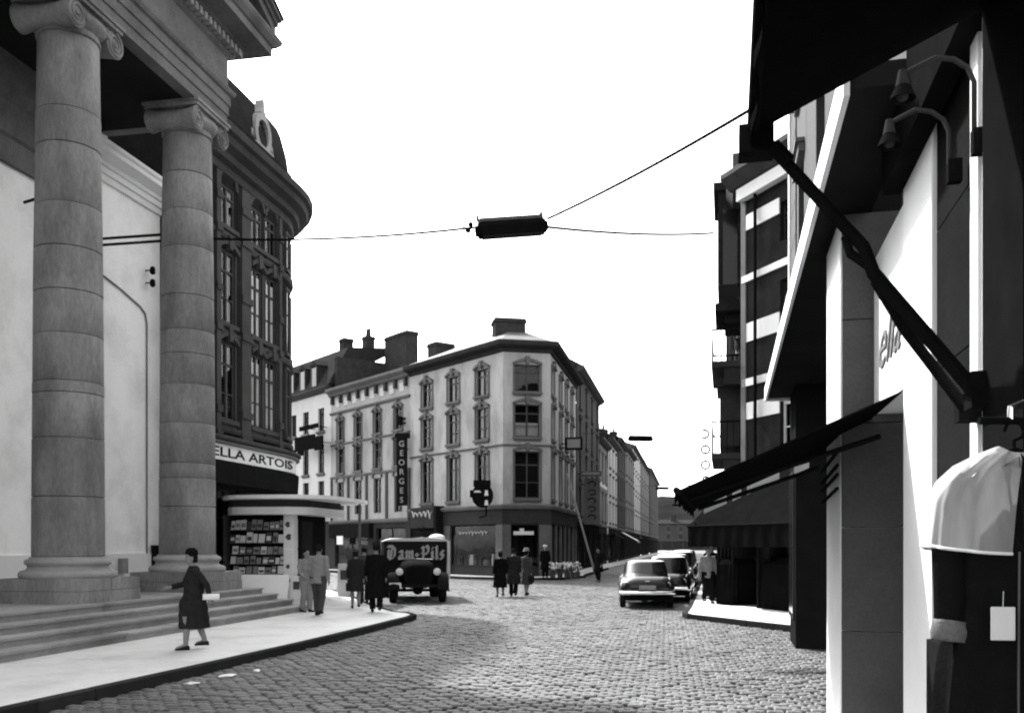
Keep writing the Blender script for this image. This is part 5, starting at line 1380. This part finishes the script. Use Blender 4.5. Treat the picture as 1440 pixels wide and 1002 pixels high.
MB().box(-.95, .95, .46, .52, .50, .60).build('bumper', 'truck_dark', tr, bevel=.01)
MB().box(.55, .93, .521, .535, .48, .66).build('number_plate', 'signboard', tr)
MB().tube([(-.85, 0, .40), (-.12, 0, .40)], .05, 8).tube([(.12, 0, .40), (.85, 0, .40)], .05, 8).ball((0, 0, .40), (.17, .14, .15), 12, 8).build('axle', 'iron', tr)
MB().box(-.5, -.4, -4.5, .3, .46, .60).box(.4, .5, -4.5, .3, .46, .60).build('chassis', 'iron', tr)
MB().box(-1.10, -1.041, -2.2, -1.3, 1.2, 1.85).build('cab_window', 'pane_far', tr)
MB().box(-1.16, -1.06, -1.28, -1.15, .7, 2.0).build('cab_post', 'truck_white', tr)

# ------------------------------------------------------------------ parked cars
def sedan(loc, ang, paint, label, L=4.1, W=1.60, H=1.44, plate='dark'):
    t = local_thing('parked_car', label, 'car', loc, ang, 'cars parked along the right kerb')
    k = L / 4.1; hw_ = W / 2
    st = [(-2.05, .50, .52, .70), (-1.98, .66, .40, .82), (-1.75, .73, .32, .93), (-1.3, .77, .28, .98), (-.6, .78, .26, .97), (.2, .78, .26, .96), (.9, .77, .26, .97), (1.5, .72, .28, .95), (1.9, .62, .32, .88), (2.03, .45, .42, .76)]
    MB().loft([srect(w * W / 1.6, z0, z1, y * k, 28, 3.2) for y, w, z0, z1 in st]).build('body', paint, t, smooth=True, angle=60)
    # greenhouse as a surface in angle and height
    zb, zr = .90, H
    def G(phi, u, off=0.0):
        z = zb + (zr - zb) * u
        f = (1 - u ** 3.2 * .30) if u < .9 else (1 - .9 ** 3.2 * .30) * max(.02, math.sqrt(max(0, 1 - ((u - .9) / .1) ** 2 * .98)))
        a = (hw_ * .86) * (1 - .17 * u) * (1 if u < .9 else f / (1 - .9 ** 3.2 * .30)) + off
        yc = -.35 * k; b = (1.38 - .62 * u) * k * (1 if u < .9 else f / (1 - .9 ** 3.2 * .30)) + off
        c, s_ = math.cos(phi), math.sin(phi); p = 2 / 3.0
        return (a * abs(c) ** p * (1 if c >= 0 else -1), yc + b * abs(s_) ** p * (1 if s_ >= 0 else -1), z)
    us = [0, .15, .3, .45, .6, .75, .85, .9, .93, .96, .98, .995]
    MB().loft([[G(2 * math.pi * i / 40, u) for i in range(40)] for u in us]).build('roof', paint, t, smooth=True, angle=60)
    def patch(p0, p1, u0, u1, name, par=t, n=10, mm='pane_far'):
        mb = MB()
        for i in range(n):
            for j in range(4):
                a0, a1 = p0 + (p1 - p0) * i / n, p0 + (p1 - p0) * (i + 1) / n; v0, v1 = u0 + (u1 - u0) * j / 4, u0 + (u1 - u0) * (j + 1) / 4
                mb.quad(G(a0, v0, .008), G(a1, v0, .008), G(a1, v1, .008), G(a0, v1, .008))
        return mb.build(name, mm, par, smooth=True)
    patch(R(-129), R(-51), .26, .82, 'rear_window'); patch(R(52), R(128), .22, .82, 'windscreen')
    for s in (0, 1):
        for a, b in ((-36, -3), (3, 36)):
            patch(R(a) if not s else R(180 - a), R(b) if not s else R(180 - b), .22, .80, 'side_window')
    for s in (-1, 1):
        for y, dy in ((-1.3, .62), (1.35, .66)):
            MB().ball((s * hw_ * .83, y * k, .58), (.17, dy, .33), 18, 12).build('wing', paint, t, smooth=True)
            wheel(t, s * (hw_ - .10), y * k, .32, .17, rim='chrome')
        MB().ball((s * hw_ * .78, -1.93 * k, .70), (.06, .05, .08), 10, 6).build('tail_light', 'paper_grey', t, smooth=True)
        h = MB().ball((s * hw_ * .72, 2.0 * k, .72), (.11, .06, .11), 12, 8).build('headlight', 'lamp_glass', t, smooth=True)
    MB().tube([(-hw_ * .98, -1.85 * k, .46), (-hw_ * .9, -2.08 * k, .46), (0, -2.16 * k, .46), (hw_ * .9, -2.08 * k, .46), (hw_ * .98, -1.85 * k, .46)], [(.03, .055)] * 5, 8).build('rear_bumper', 'chrome', t, smooth=True)
    MB().tube([(-hw_ * .9, 1.95 * k, .46), (0, 2.14 * k, .46), (hw_ * .9, 1.95 * k, .46)], [(.03, .05)] * 3, 8).build('front_bumper', 'chrome', t, smooth=True)
    MB().box(-.24, .24, -2.12 * k, -2.09 * k, .56, .68).build('number_plate', 'paper_grey' if plate == 'dark' else 'paper', t)
    MB().tube([(-.06, -2.07 * k, .80), (.06, -2.07 * k, .80)], .018, 6).build('boot_handle', 'chrome', t)
    MB().box(-hw_ * .8, hw_ * .8, -1.8 * k, 1.8 * k, .22, .40).build('underside', 'black', t)
    return t
sa = -math.atan2(dS.x, dS.y)
sedan((4.15, 28.9, 0), sa + R(7), 'car_grey', 'rounded dark grey sedan parked last in the row, with chrome rear bumper', H=1.40)
sedan((5.35, 31.6, 0), sa, 'car_black', 'black sedan with white number plate parked beside the last grey sedan', H=1.50, plate='white')
sedan((6.45, 37.2, 0), sa, 'car_light', 'light sedan parked third in the row by the right kerb', H=1.52)
sedan((7.75, 42.6, 0), sa, 'car_black', 'black sedan parked fourth in the row by the right kerb', H=1.58)
sedan((9.3, 50, 0), sa, 'car_grey', 'grey sedan parked farthest along the right kerb', H=1.6)

# pale shop blind far down the left row
fb = awning('pale_shop_blind', 'pale canvas shop blind far down the row beyond the dark house', fA3, 52, 57, 3.4, 2.0, 2.3, m='cloth_white', val=.2)
fb2 = awning('grey_shop_blind', 'grey canvas shop blind on the pale narrow house down the street', fA3, 40, 45, 3.2, 1.2, 2.5, m='canvas_grey', val=.2)

# ------------------------------------------------------------------ people
def person(loc, head, h, label, top='coat', topm='cloth_dark', legm='cloth_dark', hat=None, hatm='cloth_black', stride=.16, arms=(.15, -.15), bend=(0.2, 0.2), group=None, hem=.42, hairm='hair', woman=False, look=0.0, bag=None, lean=0.0, shoe='leather', boxy=False):
    k = h / 1.70
    def S(p): return (p[0] * k, p[1] * k + lean * p[2] * k, p[2] * k)
    def tube(mb, pts, rad, n=10): mb.tube([S(p) for p in pts], [tuple(a * k for a in r) if isinstance(r, tuple) else r * k for r in rad], n)
    def ringloft(mb, rows, n=18):
        mb.loft([[S((cx_ + a * math.cos(2 * math.pi * i / n), cy_ + b * math.sin(2 * math.pi * i / n), z)) for i in range(n)] for z, a, b, cx_, cy_ in rows])
    sw = .168 if woman else .19; hp = .095
    legs = []
    for s, st in ((-1, stride), (1, -stride)):
        kn = (s * hp, st * .62 + .05 + (.04 if st < 0 else 0), .48); an = (s * hp * .9, st, .09 + (.05 if st < -.05 else 0))
        legs.append(((s * hp, 0, .90), kn, an, s, st))
    armp = []
    for s, ar, bd in ((-1, arms[0], bend[0]), (1, arms[1], bend[1])):
        sh = Vector((s * sw, 0, 1.385)); el = sh + Vector((s * .05, .29 * math.sin(ar), -.29 * math.cos(ar)))
        a2 = ar + bd; wr = el + Vector((-s * .03 * (1 if bd > .6 else -.2), .25 * math.sin(a2), -.25 * math.cos(a2)))
        armp.append((sh, el, wr, s, a2))
    # ---- body: one skin surface
    b = MB()
    ringloft(b, [(.86, .135, .10, 0, 0), (.98, .145, .105, 0, 0), (1.08, .12, .09, 0, .005), (1.22, .14, .10, 0, 0), (1.34, .155, .10, 0, -.005), (1.42, .11, .08, 0, -.005), (1.46, .055, .055, 0, 0)])
    tube(b, [(0, -.005, 1.40), (0, .005, 1.47), (0, .015, 1.54)], [.062, .052, .052])
    cl, sl_ = math.cos(look), math.sin(look)
    def H(x, y, z): return S((x * cl - y * sl_, x * sl_ + y * cl + .02, z))
    hb = MB(); n = 18
    for rows in ([(1.475, .030, .035, .055), (1.495, .048, .058, .030), (1.53, .062, .082, .012), (1.57, .070, .092, .004), (1.61, .074, .096, 0), (1.65, .070, .092, -.004), (1.685, .050, .066, -.006), (1.70, .02, .03, -.006)],):
        b.loft([[H(a * math.cos(2 * math.pi * i / n), y0 + d * math.sin(2 * math.pi * i / n), z) for i in range(n)] for z, a, d, y0 in rows])
    b.loft([[H(-.012, .085, 1.60), H(.012, .085, 1.60), H(.012, .07, 1.60), H(-.012, .07, 1.60)], [H(-.017, .118, 1.555), H(.017, .118, 1.555), H(.017, .07, 1.55), H(-.017, .07, 1.55)]])
    for s in (-1, 1): b.ball(H(s * .076, -.005, 1.575), (.014 * k, .022 * k, .034 * k), 8, 6)
    for (hp_, kn, an, s, st) in legs:
        tube(b, [hp_, ((hp_[0] + kn[0]) / 2, (hp_[1] + kn[1]) / 2 + .01, .70), kn, ((kn[0] + an[0]) / 2, (kn[1] + an[1]) / 2 - .015, .33), an], [.088, .075, .052, .055, .036])
        tube(b, [(an[0], an[1] - .03, an[2]), (an[0] + s * .01, an[1] + .07, an[2] - .03), (an[0] + s * .015, an[1] + .16, an[2] - .05)], [.036, .034, .024])
    for (sh, el, wr, s, a2) in armp:
        tube(b, [(s * .10, 0, 1.37), sh, sh.lerp(el, .5), el, el.lerp(wr, .4), wr], [.055, .056, .046, .038, .038, .026])
        hn = Vector((0, math.sin(a2), -math.cos(a2))); tube(b, [wr, wr + hn * .05, wr + hn * .095], [(.024, .028), (.018, .038), (.015, .034)])
    me = remesh(b, .0155 * k, 'skin')
    body = bpy.data.objects.new('person', me); COL.objects.link(body)
    body.location = loc; body.rotation_euler = (0, 0, math.atan2(-head[0], head[1]))
    tag(body, label, 'person', group)
    # fingers appended to the same mesh
    fm = MB()
    for (sh, el, wr, s, a2) in armp:
        hn = Vector((0, math.sin(a2), -math.cos(a2))); sd = Vector((0, math.cos(a2), math.sin(a2)))
        for q, ln in enumerate((.062, .072, .068, .052)):
            r0 = wr + hn * .085 + sd * (.027 - .018 * q); r1 = r0 + hn * ln * .5 + Vector((-s * .006, 0, 0)); r2 = r1 + hn * ln * .45 + Vector((-s * .020, 0, 0))
            tube(fm, [r0, r1, r2], [.0095, .009, .007], 6)
        r0 = wr + hn * .03 + sd * .03; tube(fm, [r0, r0 + hn * .03 + sd * .02, r0 + hn * .06 + sd * .022], [.011, .010, .008], 6)
    bm = bmesh.new(); bm.from_mesh(me); f2 = fm.mesh('fingers', 'skin'); bm.from_mesh(f2); bm.to_mesh(me); bm.free(); me.shade_smooth(); bpy.data.meshes.remove(f2)
    def child(name, mesh): o = bpy.data.objects.new(name, mesh); COL.objects.link(o); o.parent = body; return o
    for s in (-1, 1):
        e = MB().ball(H(s * .030, .083, 1.595), .011 * k, 8, 6); child('eye', e.mesh('eye', 'black'))
    child('mouth', MB().ball(H(0, .092, 1.522), (.022 * k, .008 * k, .006 * k), 8, 6).mesh('mouth', 'cloth_mid'))
    # ---- clothes
    c = MB()
    loose = .05 if boxy else .035 if top in ('coat', 'longcoat') else .022
    rows = [(1.455, .065, .06, 0, 0), (1.42, .13, .095, 0, -.005), (1.34, .165 + loose * .5, .115, 0, -.005), (1.22, .155 + loose, .12, 0, .005), (1.06, .15 + loose, .115, 0, .0), (.95, .165 + loose, .13, 0, 0)]
    sp = abs(stride)
    if top in ('coat', 'longcoat', 'dress'):
        for z in np.linspace(.85, hem, 5):
            t = (.95 - z) / (.95 - hem); rows.append((float(z), .195 + .01 * t, .215 + .045 * t, 0, .02) if boxy else (float(z), .175 + loose + .05 * t, .135 + .05 * t + sp * .6 * t ** .7, 0, 0))
    else:
        rows.append((.80, .168 + loose, .135, 0, 0)); rows.append((.77, .165 + loose, .13, 0, 0))
    rows = rows[::-1]
    if boxy: rows = [(z, a, max(b_, .17) if z < 1.3 else b_, c0_, c1_) for z, a, b_, c0_, c1_ in rows]
    ringloft(c, rows)
    for (sh, el, wr, s, a2) in armp:
        tube(c, [(s * .08, 0, 1.37), sh + Vector((0, 0, .005)), sh.lerp(el, .5), el, el.lerp(wr, .5), wr.lerp(el, .06)], [.066, .072, .064, .056, .054, .046])
    cm = remesh(c, .017 * k, topm, 4)
    rr = random.Random(int(loc[0] * 100)); ph = rr.uniform(0, 6)
    for v in cm.vertices:                                        # cloth folds
        x, y, z = v.co; a = math.atan2(y, x); f = max(0.0, (1.15 * k - z)) * .028
        w = math.sin(7 * a + ph + z * 3) * f + .006 * math.sin(z * 38 + a * 3 + ph)
        n_ = v.normal; v.co = v.co + Vector((n_.x, n_.y, 0)) * w
    child('coat' if 'coat' in top else ('dress' if top == 'dress' else 'jacket'), cm)
    if top == 'jacket' or not woman:
        tq = MB()
        for (hp_, kn, an, s, st) in legs:
            tube(tq, [(hp_[0], hp_[1], .96), ((hp_[0] + kn[0]) / 2, (hp_[1] + kn[1]) / 2 + .005, .70), kn, ((kn[0] + an[0]) / 2, (kn[1] + an[1]) / 2 - .01, .30), (an[0], an[1], an[2] - .01)], [.125, .105, .085, .08, .078])
        child('trousers', remesh(tq, .017 * k, legm, 3))
    elif legm:
        tq = MB()
        for (hp_, kn, an, s, st) in legs:
            tube(tq, [(kn[0], kn[1], kn[2] + .1), kn, ((kn[0] + an[0]) / 2, (kn[1] + an[1]) / 2 - .015, .33), an], [.07, .056, .058, .039])
        child('stockings', tq.mesh('stockings', legm, smooth=True))
    for (hp_, kn, an, s, st) in legs:
        sm = MB(); x0, y0, z0 = an; zb = z0 - .09
        for y, w, hh in ((0, 0, 0),):
            sm.loft([[S((x0 + s * .004 + w_ * math.cos(2 * math.pi * i / 12), y0 + yy, max(zb, zb + h_ / 2 + h_ / 2 * math.sin(2 * math.pi * i / 12)))) for i in range(12)] for yy, w_, h_ in ((-.065, .022, .06), (-.045, .036, .085), (.0, .039, .10), (.07, .045, .075), (.13, .042, .05), (.175, .026, .035))])
        if woman: sm.box(*[v * k for v in (x0 - .015, x0 + .02, y0 - .065, y0 - .03, max(0, zb - .0), zb + .04)])
        child('shoe', sm.mesh('shoe', shoe, smooth=True))
    # hair and hat
    hr = MB(); n = 18; rows = [(1.54, .074, .060, -.040), (1.58, .080, .085, -.022), (1.63, .081, .094, -.012), (1.67, .073, .084, -.010), (1.705, .048, .056, -.010), (1.722, .014, .018, -.010)]
    if woman: rows = [(1.50, .070, .050, -.048)] + rows
    hr.loft([[H(a * math.cos(2 * math.pi * i / n), y0 + d * math.sin(2 * math.pi * i / n), z) for i in range(n)] for z, a, d, y0 in rows]); child('hair', hr.mesh('hair', hairm, smooth=True))
    if hat:
        hm_ = MB()
        if hat == 'brim': rows = [(1.655, .150, .165), (1.662, .155, .17), (1.668, .10, .115), (1.72, .094, .112), (1.765, .082, .10), (1.772, .04, .05)]
        elif hat == 'cap': rows = [(1.645, .090, .105), (1.67, .105, .12), (1.715, .115, .13), (1.735, .09, .10), (1.742, .03, .03)]
        elif hat == 'beret': rows = [(1.66, .085, .10), (1.675, .12, .135), (1.70, .115, .13), (1.73, .06, .07), (1.737, .02, .02)]
        else: rows = [(1.645, .092, .106), (1.68, .10, .11), (1.73, .08, .09), (1.76, .03, .04)]
        hm_.loft([[H(a * math.cos(2 * math.pi * i / n), -.005 + d * math.sin(2 * math.pi * i / n), z) for i in range(n)] for z, a, d in rows])
        if hat == 'cap': hm_.loft([[H(-.07, .09, 1.648), H(0, .16, 1.640), H(.07, .09, 1.648)], [H(-.07, .09, 1.656), H(0, .16, 1.648), H(.07, .09, 1.656)]], closed=False, cap=False)
        child('hat', hm_.mesh('hat', hatm, smooth=True))
    if bag:
        sd_, mm = bag; wr = armp[0 if sd_ < 0 else 1][2]; p = S(wr)
        if mm == 'cloth_white':
            o = MB().loft([[(p[0] - .05 + .03 * math.cos(a_), p[1] - .13 + .26 * t_, p[2] + .0 + .05 * math.sin(a_)) for a_ in np.linspace(0, 2 * math.pi, 10)[:-1]] for t_ in (0, .3, .7, 1)])
            child('paper_parcel', o.mesh('parcel', mm))
        else:
            hn = p[2] - .08; o = MB().box(p[0] - .05, p[0] + .05, p[1] - .16, p[1] + .16, hn - .26, hn - .04).tube([(p[0], p[1] - .08, hn - .04), (p[0], p[1], hn + .04), (p[0], p[1] + .08, hn - .04)], .008, 6)
            child('handbag', o.mesh('handbag', mm, bevel=.01))
    return body

person((-5.27, 15.4, SW), (-.9, -.42), 1.63, 'woman in calf-length dark coat and small hat walking past the portico steps', 'longcoat', 'cloth_dark', 'stocking', hat='toque', stride=.17, boxy=True, arms=(-.65, .45), bend=(.35, .9), woman=True, hem=.36, bag=(-1, 'cloth_white'), lean=.03)
person((-4.75, 22.7, SW), (.15, 1), 1.74, 'man in light grey jacket walking away past the news kiosk', 'jacket', 'cloth_light', 'cloth_mid', stride=.13, arms=(.1, -.2), bend=(.3, .5))
person((-5.35, 24.0, SW), (.6, -.6), 1.62, 'person in pale jacket half hidden beside the kiosk notice board', 'jacket', 'cloth_light', 'cloth_light', stride=.05, arms=(.1, .2), bend=(.7, .7), hat=None)
person((-4.28, 25.3, SW), (-.2, 1), 1.60, 'woman in dark dress with small hat walking away before the truck', 'dress', 'cloth_dark', 'stocking', hat='toque', hatm='cloth_mid', stride=.12, woman=True, hem=.50, bag=(-1, 'leather'))
person((-4.35, 27.2, SW), (-.1, 1), 1.68, 'man in grey jacket just ahead of the woman in dark dress', 'jacket', 'cloth_mid', 'cloth_dark', stride=.14, hat='brim', hatm='cloth_mid')
person((-3.50, 23.8, SW), (-.15, 1), 1.76, 'man in long black overcoat and brimmed hat stepping away near the kerb', 'longcoat', 'cloth_black', 'cloth_black', hat='brim', hatm='cloth_dark', stride=.10, hem=.36, bend=(.5, .4))
person((-7.3, 34.6, SW), (.5, -.8), 1.7, 'man in dark suit standing in the side street behind the kiosk', 'jacket', 'cloth_black', 'cloth_black', hat='cap', stride=.06)
person((-.42, 33.0, 0), (-.25, 1), 1.62, 'woman in long dark coat with pale edge crossing the cobbles', 'longcoat', 'cloth_black', 'stocking', woman=True, hat='toque', hatm='cloth_mid', stride=.10, hem=.36)
person((.05, 33.2, 0), (.1, 1), 1.72, 'man in dark overcoat crossing the cobbles between two women', 'coat', 'cloth_dark', 'cloth_black', stride=.14, hem=.45, hat=None)
person((.52, 33.9, 0), (.5, .9), 1.68, 'woman in grey coat and light hat crossing the cobbles', 'coat', 'cloth_mid', 'stocking', hat='brim', hatm='cloth_light', woman=True, stride=.13, hem=.42, bag=(1, 'leather'))
person((1.75, 48.9, SW), (.2, -1), 1.70, 'person in dark clothes and bright white cap at the corner shop', 'coat', 'cloth_black', 'cloth_black', hat='cap', hatm='cloth_white', stride=.05, hem=.45)
person((4.35, 46.5, 0), (-.6, -.8), 1.72, 'man in black uniform standing by the kerb near the ladder foot', 'coat', 'cloth_black', 'cloth_black', hat='cap', stride=.08, hem=.5)
person((5.85, 27.6, SW), (.1, -1), 1.66, 'man in pale grey jacket on the right pavement beside the parked cars', 'jacket', 'cloth_light', 'cloth_black', stride=.12)
person((6.25, 28.9, SW), (-.1, -1), 1.76, 'man in black coat and white cap under the street awning', 'coat', 'cloth_black', 'cloth_black', hat='cap', hatm='cloth_white', stride=.10, hem=.45)
person((7.0, 31.0, SW), (.2, 1), 1.68, 'man in dark overcoat walking away under the street awning', 'coat', 'cloth_black', 'cloth_dark', hat='brim', stride=.14, hem=.45)

drop_local()
bpy.data.scenes.remove(TMP)
bpy.context.view_layer.update()
